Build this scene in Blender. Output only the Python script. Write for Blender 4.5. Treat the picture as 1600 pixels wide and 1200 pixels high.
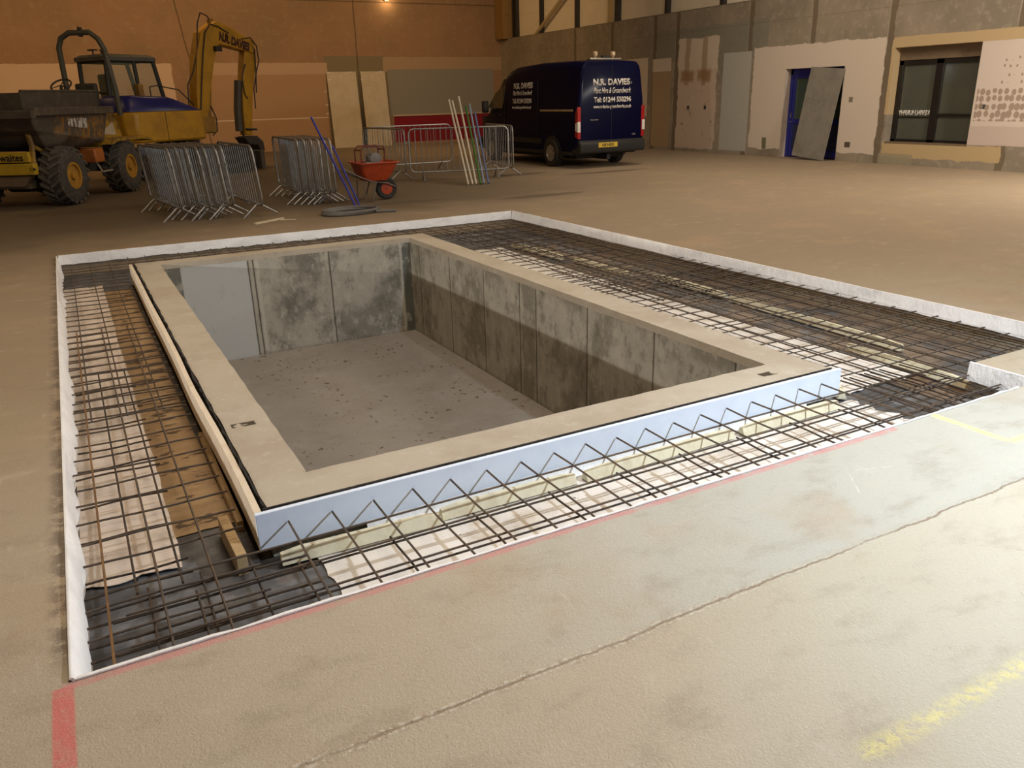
import bpy, math, random
from mathutils import Vector, Matrix
random.seed(7)
R = math.radians
for o in list(bpy.data.objects): bpy.data.objects.remove(o)
SC = bpy.context.scene
COL = SC.collection

# ------------------------------------------------------------------ camera, world, lights, exposure
cam = bpy.data.cameras.new('camera'); cam.sensor_width = 36; cam.lens = 28.075; cam.clip_end = 200
co = bpy.data.objects.new('camera', cam); COL.objects.link(co)
rv, uv, fv = Vector((.87731522, -.47923882, -.02545887)), Vector((.18279962, .28464938, .94104146)), Vector((.44373675, .83024387, -.33733191))
co.matrix_world = Matrix(((rv.x, uv.x, -fv.x, 0), (rv.y, uv.y, -fv.y, 0), (rv.z, uv.z, -fv.z, 1.69), (0, 0, 0, 1)))
SC.camera = co
SC.view_settings.view_transform = 'Standard'; SC.view_settings.look = 'None'
SC.view_settings.exposure = 0.0; SC.view_settings.gamma = 1; SC.view_settings.use_curve_mapping = False
w = bpy.data.worlds.new('world'); SC.world = w; w.use_nodes = True
w.node_tree.nodes['Background'].inputs[0].default_value = (.9, .62, .38, 1)
w.node_tree.nodes['Background'].inputs[1].default_value = .05

def light(name, typ, loc, power, color, aim=None, **kw):
    l = bpy.data.lights.new(name, typ); l.energy = power; l.color = color
    for k, v in kw.items(): setattr(l, k, v)
    o = bpy.data.objects.new(name, l); COL.objects.link(o); o.location = loc
    if aim is not None: o.rotation_euler = (Vector(aim) - Vector(loc)).to_track_quat('-Z', 'Y').to_euler()
    return o
# sodium high bays in the roof (outside the frame, above)
WARM = (1, .64, .30); MILD = (1, .84, .66)
for x, y, e in ((-6, 8, 130), (3, 17, 45), (-5, 19, 60)):
    light('unseen_roof_lamp', 'AREA', (x, y, 7.6), e, WARM, (x, y, 0), shape='DISK', size=1.4)
for x, e in ((-4, 225), (4, 205), (11.5, 150)):          # unseen lamps added to brighten the back wall
    light('back_wall_fill', 'AREA', (x, 24.5, 7.4), e, WARM, (x, 32, 2.2), shape='DISK', size=1.2)
for x, y, e in ((3, 3, 260), (2, 8.0, 190), (11, 6, 320), (12, 14, 290)):  # unseen neutral lamps added overhead to lift the pit and right wall
    light('unseen_roof_lamp', 'AREA', (x, y, 7.6), e, MILD, (x, y, 0), shape='DISK', size=3.4)
# white tripod flood standing just right of the camera
light('tripod_flood_lamp', 'SPOT', (4.3, .75, 2.7), 740, (.76, .87, 1), (2.8, 2.6, 0), spot_size=R(150), spot_blend=.8, shadow_soft_size=.05)
# low white flood at the left, outside the frame
light('low_flood_lamp', 'SPOT', (-8.5, 6.0, 1.45), 1700, (1, .96, .90), (3.8, 6.6, -.1), spot_size=R(60), spot_blend=.6, shadow_soft_size=.06)
# flood near the right wall, outside the frame, lighting the floor below the window
light('wall_flood_lamp', 'AREA', (15.2, 5.5, 3.6), 330, (1, .93, .85), (14.8, 9.6, 0), shape='DISK', size=.5)

# ------------------------------------------------------------------ node helper
class S:
    """wraps a float socket so masks can be written as arithmetic"""
    def __init__(s, nt, k): s.nt = nt; s.k = k
    def op(s, o, b=None, c=None, clamp=False):
        n = s.nt.nodes.new('ShaderNodeMath'); n.operation = o; n.use_clamp = clamp
        for i, v in enumerate((s, b, c)):
            if v is None: continue
            if isinstance(v, S): s.nt.links.new(v.k, n.inputs[i])
            else: n.inputs[i].default_value = v
        return S(s.nt, n.outputs[0])
    def __add__(s, b): return s.op('ADD', b)
    def __sub__(s, b): return s.op('SUBTRACT', b)
    def __mul__(s, b): return s.op('MULTIPLY', b)
    def inv(s): return (s * -1.0) + 1.0
    def abs(s): return s.op('ABSOLUTE')
    def min(s, b): return s.op('MINIMUM', b)
    def max(s, b): return s.op('MAXIMUM', b)
    def step(s, a, b):          # smooth ramp from a to b
        n = s.nt.nodes.new('ShaderNodeMapRange'); n.interpolation_type = 'SMOOTHSTEP'
        s.nt.links.new(s.k, n.inputs[0]); n.inputs[1].default_value = a; n.inputs[2].default_value = b
        return S(s.nt, n.outputs[0])

class M:
    def __init__(s, name, color=(.5, .5, .5), rough=.8, metal=0, spec=.5):
        s.m = bpy.data.materials.new(name); s.m.use_nodes = True; s.nt = s.m.node_tree
        s.b = s.nt.nodes['Principled BSDF']
        s.b.inputs['Roughness'].default_value = rough; s.b.inputs['Metallic'].default_value = metal
        s.b.inputs['Specular IOR Level'].default_value = spec
        s.col = None; s.c0 = color; s.b.inputs['Base Color'].default_value = (*color, 1)
        t = s.nt.nodes.new('ShaderNodeTexCoord'); s.co = t.outputs['Object']
        sp = s.nt.nodes.new('ShaderNodeSeparateXYZ'); s.nt.links.new(s.co, sp.inputs[0])
        s.x, s.y, s.z = (S(s.nt, sp.outputs[i]) for i in range(3))
    def noise(s, scale, detail=4, rough=.6, stretch=(1, 1, 1), off=(0, 0, 0), rot=0):
        mp = s.nt.nodes.new('ShaderNodeMapping'); s.nt.links.new(s.co, mp.inputs[0])
        mp.inputs['Scale'].default_value = stretch; mp.inputs['Location'].default_value = off
        mp.inputs['Rotation'].default_value = (0, 0, rot)
        n = s.nt.nodes.new('ShaderNodeTexNoise'); n.inputs['Scale'].default_value = scale
        n.inputs['Detail'].default_value = detail; n.inputs['Roughness'].default_value = rough
        s.nt.links.new(mp.outputs[0], n.inputs['Vector']); return S(s.nt, n.outputs[0])
    def mix(s, color, fac):      # lay a colour over what is there
        n = s.nt.nodes.new('ShaderNodeMix'); n.data_type = 'RGBA'
        if isinstance(fac, S): s.nt.links.new(fac.k, n.inputs[0])
        else: n.inputs[0].default_value = fac
        if s.col: s.nt.links.new(s.col, n.inputs[6])
        else: n.inputs[6].default_value = (*s.c0, 1)
        n.inputs[7].default_value = (*color, 1); s.col = n.outputs[2]; return s
    def bump(s, h, strength=.3, dist=.01):
        n = s.nt.nodes.new('ShaderNodeBump'); n.inputs['Strength'].default_value = strength; n.inputs['Distance'].default_value = dist
        s.nt.links.new(h.k, n.inputs['Height']); s.nt.links.new(n.outputs[0], s.b.inputs['Normal']); return s
    def rect(s, u, v, u0, u1, v0, v1, rag=.0, soft=.01, nz=None):
        # a patch with ragged edges; rag = depth of the ragging in metres
        if rag:
            nz = nz or s._rag()
            u = u + (nz[0] - .5) * (rag * 2); v = v + (nz[1] - .5) * (rag * 2)
        f = u.step(u0 - soft, u0 + soft) * u.step(u1 - soft, u1 + soft).inv()
        return f * v.step(v0 - soft, v0 + soft) * v.step(v1 - soft, v1 + soft).inv()
    def _rag(s):
        if not hasattr(s, '_r'): s._r = (s.noise(2.2, 6, .7), s.noise(2.6, 6, .7, off=(5, 3, 9)))
        return s._r
    def done(s):
        if s.col: s.nt.links.new(s.col, s.b.inputs['Base Color'])
        return s.m
MATS = {}
def plain(name, color, rough=.8, metal=0, dirt=None, amt=.5, scale=6, bump=0, spec=.5):
    if name in MATS: return MATS[name]
    m = M(name, color, rough, metal, spec)
    d = dirt or tuple(c * .7 for c in color)
    n = m.noise(scale, 5, .65)
    m.mix(d, n.step(.42, .68) * amt)
    if bump: m.bump(m.noise(scale * 6, 4, .6), bump, .004)
    MATS[name] = m.done(); return MATS[name]

# ------------------------------------------------------------------ mesh helper
class MB:
    def __init__(s): s.v = []; s.f = []
    def add(s, vs, fs):
        k = len(s.v); s.v += [tuple(v) for v in vs]; s.f += [tuple(i + k for i in f) for f in fs]; return s
    def box(s, x0, x1, y0, y1, z0, z1, m=None):
        vs = [Vector((x, y, z)) for z in (z0, z1) for y in (y0, y1) for x in (x0, x1)]
        if m: vs = [m @ v for v in vs]
        return s.add(vs, [(0, 2, 3, 1), (4, 5, 7, 6), (0, 1, 5, 4), (2, 6, 7, 3), (0, 4, 6, 2), (1, 3, 7, 5)])
    def prism(s, pts, a0, a1, axis='y'):
        # pts: closed 2-D outline; extruded along axis from a0 to a1
        def P(p, a): return {'y': (p[0], a, p[1]), 'x': (a, p[0], p[1]), 'z': (p[0], p[1], a)}[axis]
        n = len(pts)
        s.add([P(p, a0) for p in pts] + [P(p, a1) for p in pts],
              [tuple(range(n))[::-1], tuple(range(n, 2 * n))] + [(i, (i + 1) % n, n + (i + 1) % n, n + i) for i in range(n)])
        return s
    def tube(s, pts, r, n=8, closed=False, flat=None):
        pts = [Vector(p) for p in pts]; N = len(pts); vs = []; fs = []
        rr = r if isinstance(r, (list, tuple)) else [r] * N
        prev = None
        for i, p in enumerate(pts):
            a = pts[i - 1] if (i or closed) else p; b = pts[(i + 1) % N] if (i < N - 1 or closed) else p
            t = (b - a).normalized()
            if prev is None:
                ref = Vector((0, 0, 1)) if abs(t.z) < .9 else Vector((1, 0, 0)); u = t.cross(ref).normalized()
            else:
                u = (prev - t * prev.dot(t)).normalized()
            prev = u; v = t.cross(u)
            for k in range(n):
                an = 2 * math.pi * k / n; vs.append(p + (u * math.cos(an) + v * math.sin(an)) * rr[i])
        for i in range(N if closed else N - 1):
            j = (i + 1) % N
            for k in range(n): fs.append((i * n + k, i * n + (k + 1) % n, j * n + (k + 1) % n, j * n + k))
        if not closed: fs.append(tuple(range(n))[::-1]); fs.append(tuple((N - 1) * n + k for k in range(n)))
        return s.add(vs, fs)
    def lathe(s, prof, n=32, axis='x', c=(0, 0, 0), ring=False):
        # prof: (along axis, radius)
        vs = []; fs = []
        for a, r in prof:
            for k in range(n):
                t = 2 * math.pi * k / n; u, v = r * math.cos(t), r * math.sin(t)
                q = {'x': (a, u, v), 'y': (u, a, v), 'z': (u, v, a)}[axis]
                vs.append((q[0] + c[0], q[1] + c[1], q[2] + c[2]))
        for i in range(len(prof) - 1):
            for k in range(n): fs.append((i * n + k, i * n + (k + 1) % n, (i + 1) * n + (k + 1) % n, (i + 1) * n + k))
        if ring:
            L_ = len(prof) - 1
            for k in range(n): fs.append((L_ * n + k, L_ * n + (k + 1) % n, (k + 1) % n, k))
        else: fs.append(tuple(range(n))[::-1]); fs.append(tuple((len(prof) - 1) * n + k for k in range(n)))
        return s.add(vs, fs)
    def loft(s, rings, cap=True):
        n = len(rings[0]); vs = [p for r in rings for p in r]; fs = []
        for i in range(len(rings) - 1):
            for k in range(n): fs.append((i * n + k, i * n + (k + 1) % n, (i + 1) * n + (k + 1) % n, (i + 1) * n + k))
        if cap: fs.append(tuple(range(n))[::-1]); fs.append(tuple((len(rings) - 1) * n + k for k in range(n)))
        return s.add(vs, fs)
    def mesh(s, name):
        me = bpy.data.meshes.new(name); me.from_pydata(s.v, [], s.f)
        import bmesh
        bm = bmesh.new(); bm.from_mesh(me); bmesh.ops.recalc_face_normals(bm, faces=bm.faces); bm.to_mesh(me); bm.free()
        return me
def obj(name, mb, mat, parent=None, smooth=True, bevel=0, ang=35, loc=None):
    me = mb.mesh(name); me.materials.append(mat)
    if smooth:
        me.polygons.foreach_set('use_smooth', [True] * len(me.polygons)); me.set_sharp_from_angle(angle=R(ang))
    o = bpy.data.objects.new(name, me); COL.objects.link(o)
    if parent: o.parent = parent
    if loc: o.location = loc
    if bevel:
        b = o.modifiers.new('bevel', 'BEVEL'); b.width = bevel; b.segments = 2; b.limit_method = 'ANGLE'; b.angle_limit = R(40)
    return o
def tag(o, label, cat, group=None, kind=None):
    o['label'] = label; o['category'] = cat
    if group: o['group'] = group
    if kind: o['kind'] = kind
    return o
def thing(name, label, cat, loc=(0, 0, 0), rz=0, group=None):
    o = bpy.data.objects.new(name, None); COL.objects.link(o); o.location = loc; o.rotation_euler = (0, 0, rz)
    o.empty_display_size = .1
    return tag(o, label, cat, group)
def struct(name, mb, mat, **k):
    o = obj(name, mb, mat, smooth=False, **k); o['kind'] = 'structure'; return o
def copy_tree(o, parent=None):
    c = o.copy(); COL.objects.link(c); c.parent = parent
    for ch in o.children: copy_tree(ch, c)
    return c
def text(name, body, width, mat, parent, loc, rot, height=None, bold=.02, shear=0, depth=.003, label=None):
    cu = bpy.data.curves.new(name, 'FONT'); cu.body = body; cu.size = 1; cu.offset = bold; cu.shear = shear
    cu.align_x = 'CENTER'; cu.align_y = 'CENTER'; cu.resolution_u = 3
    t = bpy.data.objects.new(name, cu); COL.objects.link(t)
    dg = bpy.context.evaluated_depsgraph_get(); me = bpy.data.meshes.new_from_object(t.evaluated_get(dg))
    COL.objects.unlink(t); bpy.data.objects.remove(t)
    xs = [v.co.x for v in me.vertices]; ys = [v.co.y for v in me.vertices]
    cx, cy, wx, wy = (min(xs) + max(xs)) / 2, (min(ys) + max(ys)) / 2, max(xs) - min(xs), max(ys) - min(ys)
    sx = width / wx; sy = (height / wy) if height else sx
    for v in me.vertices: v.co.x = (v.co.x - cx) * sx; v.co.y = (v.co.y - cy) * sy; v.co.z = 0
    import bmesh
    bm = bmesh.new(); bm.from_mesh(me)
    g = bmesh.ops.extrude_face_region(bm, geom=list(bm.faces))
    for e in g['geom']:
        if isinstance(e, bmesh.types.BMVert): e.co.z = depth
    bmesh.ops.recalc_face_normals(bm, faces=bm.faces)
    bm.to_mesh(me); bm.free(); me.name = name
    me.materials.clear(); me.materials.append(mat)
    o = bpy.data.objects.new(name, me); COL.objects.link(o); o.parent = parent; o.location = loc; o.rotation_euler = rot
    if label: o['label'] = label
    return o

# ------------------------------------------------------------------ dimensions (metres)
TX0, TX1, TY0, TY1 = -.28, 6.08, 2.48, 11.2      # edge of the sawn opening in the slab
IX, IY = 4.93, 2.9                              # slab corner left standing at the right
PX0, PX1, PY0, PY1 = .52, 4.09, 3.32, 10.12     # pit, outside
QX0, QX1, QY0, QY1 = .77, 3.81, 3.59, 9.87      # pit, inside
TZ = -.25                                       # bottom of the shallow trench
PZ = -1.25                                      # pit floor
WX, WY = 17.0, 32.0                             # right wall, back wall
LX, FY, HZ = -14.0, -7.0, 8.2

# ------------------------------------------------------------------ setting
m = M('floor_concrete', (.27, .20, .125), .75)
a = m.noise(.55, 5, .6); b = m.noise(3.0, 7, .65, stretch=(1, 1.8, 1), rot=.5); c = m.noise(60, 3, .6)
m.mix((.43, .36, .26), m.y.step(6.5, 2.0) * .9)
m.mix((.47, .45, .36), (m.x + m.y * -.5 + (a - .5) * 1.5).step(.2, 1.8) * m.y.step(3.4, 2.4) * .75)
near = m.rect(m.x + (a - .5) * .4, m.y, .8, 4.7, 1.78, 2.6, soft=.02, rag=.01)
m.mix((.42, .42, .37), near * (m.x.step(.4, 2.4)) * .8)
m.mix((.36, .25, .14), m.noise(1.1, 5, .6, off=(4, 2, 0)).step(.5, .68) * .45)
m.mix((.52, .45, .34), b.step(.55, .75) * .35)
m.mix((.24, .19, .125), b.step(.5, .3) * .35)
m.mix((.62, .6, .55), m.noise(14, 6, .75, stretch=(1, .25, 1), rot=.9).step(.6, .7) * .2)
m.mix((.2, .15, .09), m.noise(7, 6, .75, stretch=(.3, 1.6, 1), rot=-.15, off=(3, 7, 0)).step(.54, .66) * m.noise(.8, 3).step(.45, .6) * .5 * m.y.step(2.6, 6.0))
m.mix((.25, .2, .15), c.step(.6, .75) * .35)
m.mix((.085, .057, .028), (m.y + (a - .5) * 4).step(11.0, 14.0) * (m.x + (a - .5) * 3).step(12.5, 5.5) * .8)  # muddy floor at the back left, with falloff of light painted in
# saw cut with broken edge, running parallel to the opening
cy_ = (m.y - 1.775 + (m.noise(2.5, 3, .6) - .5) * .06 + (m.noise(22, 4, .7) - .5) * .022).abs(); cw = m.noise(1.1, 5, .7)
cut = cy_.step(.006, .002) * m.y.step(1.5, 1.51) * cw.step(.36, .5)
m.mix((.22, .155, .095), cut * .8)
m.mix((.3, .22, .14), cy_.step(.028, .012) * m.noise(30, 4, .7, off=(2, 2, 0)).step(.5, .6) * m.x.step(3.0, 1.2) * .6)
m.mix((.56, .5, .4), (cy_ - .01).abs().step(.01, .003) * m.noise(45, 4, .7).step(.48, .56) * m.x.step(3.2, 1.5) * .7)
m.mix((.12, .085, .06), m.x.step(-.36, -.29) * m.y.step(2.5, 2.7) * m.y.step(11.3, 11.0) * m.x.step(.2, .1) * m.noise(9, 5, .7).step(.42, .55) * .8)
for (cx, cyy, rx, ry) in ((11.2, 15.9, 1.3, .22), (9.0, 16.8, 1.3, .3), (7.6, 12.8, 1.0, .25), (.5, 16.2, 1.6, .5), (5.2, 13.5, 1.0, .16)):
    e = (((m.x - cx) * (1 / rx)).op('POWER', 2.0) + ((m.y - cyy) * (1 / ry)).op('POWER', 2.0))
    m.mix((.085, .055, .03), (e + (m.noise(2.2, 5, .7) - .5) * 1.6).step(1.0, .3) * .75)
sp = m.noise(9, 5, .75).step(.3, .55)
m.mix((.62, .12, .11), m.rect(m.x, m.y, -.325, -.265, -3, 2.46, rag=.004, soft=.006) * (sp * .35 + .45))
m.mix((.58, .2, .2), m.rect(m.x, m.y, -.3, 3.6, 2.44, 2.48, rag=.012, soft=.006) * sp * .6)
m.mix((.85, .76, .22), m.rect(m.x, m.y, 3.905, 3.945, 2.06, 2.5, rag=.008, soft=.016) * (sp * .4 + .3) * m.noise(30, 4, .7).step(.3, .5))
m.mix((.85, .76, .22), m.rect(m.x, m.y, 3.93, 4.4, 2.03, 2.07, rag=.008, soft=.012) * (sp * .4 + .3))
m.mix((.74, .66, .2), m.rect(m.x, m.y, 1.6, 2.75, 1.02, 1.07, rag=.02, soft=.03) * sp * m.noise(30, 4, .7).step(.38, .55) * .55)
# scuffs
for (cx, cyy, an, L, col) in ((2.9, 2.15, .9, .12, (.8, .8, .78)), (3.1, 2.2, -.3, .1, (.8, .8, .78)), (2.6, 1.15, .9, .16, (.2, .17, .12)), (3.0, 1.4, -.8, .25, (.28, .22, .15)), (2.55, 2.3, .4, .03, (.04, .03, .03))):
    u = (m.x - cx) * math.cos(an) + (m.y - cyy) * math.sin(an); v = (m.x - cx) * -math.sin(an) + (m.y - cyy) * math.cos(an)
    m.mix(col, m.rect(u, v, -L, L, -.003, .003, rag=.014, soft=.004) * m.noise(25, 4, .7).step(.45, .58) * .35)
m.mix((.62, .57, .47), m.noise(120, 3, .6).step(.55, .7) * .3)
m.bump(c * .8 + b + cut * -2.0 + cy_.step(.03, .01) * m.noise(50, 4, .7) * 1.5 + m.noise(140, 3, .6) * .8, .6, .006)
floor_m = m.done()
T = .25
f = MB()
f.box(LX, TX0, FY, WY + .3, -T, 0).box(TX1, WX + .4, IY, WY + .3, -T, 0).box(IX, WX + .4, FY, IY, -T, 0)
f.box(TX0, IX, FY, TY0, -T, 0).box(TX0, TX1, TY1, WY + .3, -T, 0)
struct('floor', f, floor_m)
# subbase beneath the opening, so that nothing is hollow
soil = plain('dark_subbase', (.03, .025, .02), .95, dirt=(.08, .06, .04), amt=.6, bump=.5)
f = MB(); f.box(TX0 - .2, TX1 + .2, TY0 - .2, PY0 + .01, -.45, TZ - .004).box(TX0 - .2, TX1 + .2, PY1 - .01, TY1 + .2, -.45, TZ - .004)
f.box(TX0 - .2, PX0 + .01, PY0, PY1, -.45, TZ - .004).box(PX1 - .01, TX1 + .2, PY0, PY1, -.45, TZ - .004)
struct('trim_subbase', f, soil)

# right wall: rendered blockwork up to 3.97 m, openings for the door and the window
m = M('right_wall_render', (.30, .245, .175), .88)
a = m.noise(.7, 5, .6); b = m.noise(5, 6, .7)
m.mix((.21, .175, .125), a.step(.4, .6) * .7); m.mix((.42, .35, .26), b.step(.5, .65) * .45)
Y, Z = m.y, m.z
m.mix((.21, .2, .15), m.rect(Y, Z, 16.9, 21.6, 2.6, 3.5, .05) * .7)
for yy in (20.6, 21.7, 17.55, 24.0, 26.3, 13.15, 15.4, 10.2):       # vertical scars of old partitions
    m.mix((.13, .09, .05), m.rect(Y, Z, yy - .09, yy + .09, 0, 3.97, .09) * .75)
    m.mix((.42, .36, .28), m.rect(Y, Z, yy + .07, yy + .1, 2.4, 3.97, .03) * .6)
for zz in (.85, 1.7, 2.6, 3.4): m.mix((.15, .11, .07), m.rect(Y, Z, 8, 32, zz - .008, zz + .008, .01) * .45)
W_, T_ = (.60, .50, .385), (.37, .26, .145)
m.mix(T_, m.rect(Y, Z, 20.85, 21.75, .1, 2.72, .05)); m.mix(W_, m.rect(Y, Z, 20.85, 21.75, 2.34, 2.72, .01))
m.mix(W_, m.rect(Y, Z, 22.0, 24.2, 1.0, 2.78, .02))
m.mix((.55, .43, .33), m.rect(Y, Z, 18.78, 20.52, .08, 3.2, .16)); 
m.mix(W_, m.rect(Y, Z, 18.78, 20.52, 2.34, 3.2, .09) * .9)
for yy in (19.35, 20.1):
    m.mix((.33, .22, .13), m.rect(Y, Z, yy - .11, yy + .11, 1.9, 3.2, .09, .03) * .75)
    m.mix((.28, .15, .06), m.rect(Y, Z, yy - .32, yy + .28, 2.0, 2.33, .14, .08) * .8)
    m.mix((.03, .03, .03), m.rect(Y, Z, yy - .17, yy - .07, 1.22, 1.33, .01))
m.mix((.30, .215, .14), m.rect(Y, Z, 18.9, 20.4, .3, 1.9, .2, .05) * m.noise(3, 4, .7).step(.58, .66) * .7)
m.mix((.42, .40, .34), m.rect(Y, Z, 17.45, 18.55, .1, 2.72, .02)); m.mix((.5, .47, .4), b.step(.55, .7) * m.rect(Y, Z, 17.45, 18.55, .1, 2.72, .012) * .4)
m.mix((.62, .52, .42), m.rect(Y, Z, 13.24, 17.36, .2, 2.78, .1)); 
m.mix((.16, .15, .08), m.rect(Y, Z, 16.7, 16.85, .2, .5, .05)); 
m.mix((.2, .16, .12), m.rect(Y, Z, 14.0, 14.11, 1.38, 1.5, .01)); m.mix((.1, .07, .05), m.rect(Y, Z, 13.93, 14.1, .33, .46, .012))
m.mix((.5, .36, .19), m.rect(Y, Z, 8, 13.06, 2.53, 2.75, .03)); m.mix((.5, .36, .19), m.rect(Y, Z, 12.9, 13.08, 1.1, 2.7, .03))
m.mix((.48, .35, .18), m.rect(Y, Z, 10.2, 13.02, .16, .48, .07)); m.mix((.3, .26, .17), m.rect(Y, Z, 12.2, 13.1, .0, .24, .06) * .8)
m.mix((.62, .52, .44), m.rect(Y, Z, 7, 10.95, .52, 2.53, .015)); m.mix((.53, .43, .36), m.rect(Y, Z, 7, 10.95, .5, .88, .02))
m.mix((.03, .03, .03), m.rect(Y, Z, 10.68, 10.8, 1.22, 1.31, 0, .004))
dots = M                                                    # adhesive dabs in rows
vn = m.nt.nodes.new('ShaderNodeTexVoronoi'); vn.inputs['Scale'].default_value = 1; vn.inputs['Randomness'].default_value = .35; vn.voronoi_dimensions = '2D'
cm = m.nt.nodes.new('ShaderNodeCombineXYZ'); m.nt.links.new((Y * 8.0).k, cm.inputs[0]); m.nt.links.new((Z * 6.5).k, cm.inputs[1]); m.nt.links.new(cm.outputs[0], vn.inputs[0])
dab = (S(m.nt, vn.outputs[0]) + (m.noise(1.4, 3, .5) - .5) * .5).step(.42, .36)
m.mix((.30, .215, .155), dab * m.rect(Y, Z, 7, 10.9, .98, 1.62, 0) * .85)
m.mix((.30, .215, .155), (S(m.nt, vn.outputs[0])).step(.22, .16) * m.rect(Y, Z, 7, 10.45, 1.62, 2.25, 0) * m.noise(5, 1, .5).step(.45, .5) * .85)
m.bump(b * .6 + m.noise(40, 3, .6) * .3, .35, .01)
wr = m.done()
DO = (14.33, 16.2, 0, 2.21); WO = (10.95, 13.0, .46, 2.53)
f = MB(); x0, x1 = WX, WX + .35; ztop = 3.97
f.box(x0, x1, FY, WO[0], 0, ztop).box(x0, x1, WO[0], WO[1], 0, WO[2]).box(x0, x1, WO[0], WO[1], WO[3], ztop)
f.box(x0, x1, WO[1], DO[0], 0, ztop).box(x0, x1, DO[0], DO[1], DO[3], ztop).box(x0, x1, DO[1], WY, 0, ztop)
struct('wall_right', f, wr)
f = MB(); f.box(WX + .36, WX + 2.4, 8, 18.4, -.2, 0).box(WX + 2.3, WX + 2.4, 8, 18.4, 0, 3).box(WX + .36, WX + 2.4, 8, 18.4, 3, 3.1).box(WX + .36, WX + 2.4, 7.9, 8, 0, 3).box(WX + .36, WX + 2.4, 18.4, 18.5, 0, 3)
struct('wall_corridor', f, plain('corridor_paint', (.2, .22, .18), .8))
# white lining sheets above, behind the edge of the blockwork
m = M('white_lining', (.86, .76, .58), .6)
m.mix((.35, .29, .2), (m.z * 1.25).op('FRACT').step(.985, .995) * .5)
m.mix((.66, .56, .42), m.noise(1.5, 4, .6).step(.45, .8) * .4); lin = m.done()
f = MB(); f.box(WX + .3, WX + .38, FY, WY, ztop, HZ); struct('wall_cladding', f, lin)
dk = plain('dark_steel', (.045, .04, .035), .5, .3, dirt=(.02, .02, .02))
for i, (yy, hw) in enumerate(((30.95, .06), (31.2, .04), (29.0, .07), (26.5, .07), (24.0, .08), (21.4, .07), (18.95, .07), (16.4, .07))):
    f = MB(); f.box(WX + .16, WX + .3, yy - hw, yy + hw, ztop, HZ); struct('trim_%d' % (i + 1), f, dk)
f = MB(); f.box(WX + .12, WX + .3, 24.12, 24.45, ztop, HZ); struct('trim_9', f, plain('cream_steel', (.5, .38, .2), .6))
f = MB(); f.box(WX - .25, WX + .2, 31.3, 31.95, ztop, HZ); struct('trim_10', f, plain('ochre_steel', (.3, .17, .05), .6))
f = MB(); f.tube([(WX + .12, 29.25, 4.0), (WX + .12, 26.9, 5.3), (WX + .12, 24.3, 6.7)], .07, 8); struct('trim_11', f, plain('cream_steel', ()))
f = MB(); f.box(WX - .005, WX + .36, FY, WY, ztop, ztop + .02); struct('trim_12', f, plain('grey_ledge', (.2, .17, .12), .8))
f = MB(); f.box(WX + .0, WX - .012, DO[1] + .02, DO[1] + .04, 0, .01); 

# back wall
m = M('back_wall_render', (.33, .19, .10), .9)
a = m.noise(.45, 5, .6); b = m.noise(4, 6, .7); X, Z = m.x, m.z
m.mix((.22, .15, .085), a.step(.4, .62) * .5); m.mix((.38, .27, .16), b.step(.5, .66) * .4)
cr = (Z * 4.2).op('FRACT').step(.95, .98)
m.mix((.13, .09, .05), cr * .18)
# block joints along the top
bx = (X * 2.2).op('FRACT').step(.965, .985)
m.mix((.07, .05, .03), (m.rect(X, Z, 4, 17, 5.24, 5.28, .004, .01) + m.rect(X, Z, 10.9, 17, 5.26, 5.8, 0) * bx) * .7)
m.mix((.2, .17, .1), m.rect(X, Z, 9.4, 12, 0, 3.35, .06) * .8)
m.mix((.4, .27, .16), m.rect(X, Z, 11.75, 17, 2.8, 3.32, .07)); m.mix((.26, .235, .19), m.rect(X, Z, 11.92, 16.6, 1.12, 2.86, .01))
m.mix((.22, .006, .014), m.rect(X, Z, 12.05, 17, .1, 1.1, 0)); m.mix((.3, .17, .09), m.rect(X, Z, 11.85, 12.05, 0, 1.12, .01))
m.mix((.60, .42, .28), m.rect(X, Z, -14, 3.95, 1.2, 3.12, .07)); m.mix((.35, .23, .12), m.rect(X, Z, -14, 3.95, 0, 1.25, .05) * .8)
m.mix((.4, .24, .13), m.rect(X, Z, 4.62, 9.42, 0, 2.72, .01)); m.mix((.48, .32, .2), m.rect(X, Z, 4.62, 9.5, 2.72, 3.12, .03))
m.mix((.68, .55, .42), m.rect(X, Z, 4.7, 9.38, 1.14, 1.175, .012))
m.mix((.6, .5, .4), m.rect(X, Z, 9.3, 9.42, 1.1, 2.4, .03) * m.noise(6, 3).step(.55, .6))
m.mix((.05, .035, .02), (X + Z * .12 - 4.98 + (m.noise(1, 2) - .5) * .1).abs().step(.03, .012) * .7)
m.mix((.06, .045, .03), (X - 10.72 + (m.noise(1.2, 3) - .5) * .08).abs().step(.035, .015) * .7)
m.bump(b * .6 + m.noise(30, 3, .6) * .3, .4, .012)
f = MB(); f.box(LX, WX + .4, WY, WY + .3, 0, HZ); struct('wall_back', f, m.done())
f = MB(); f.box(12.0, 16.7, WY - .04, WY, 1.1, 1.16); struct('trim_13', f, plain('cream_dado', (.5, .38, .24), .6))
brown = plain('plain_render', (.3, .23, .15), .9)
f = MB(); f.box(LX - .3, LX, FY, WY + .3, 0, HZ); struct('wall_left', f, brown)
f = MB(); f.box(LX - .3, WX + .4, FY - .3, FY, 0, HZ); struct('wall_front', f, brown)
f = MB(); f.box(LX - .3, WX + .4, FY - .3, WY + .3, HZ, HZ + .2); struct('ceiling', f, plain('grey_roof', (.32, .3, .26), .8))

# glass
def glass(name, col=(.2, .24, .2), alpha=.45):
    m = M(name, col, .08, 0, .8); m.b.inputs['Alpha'].default_value = alpha; return m.done()
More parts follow.
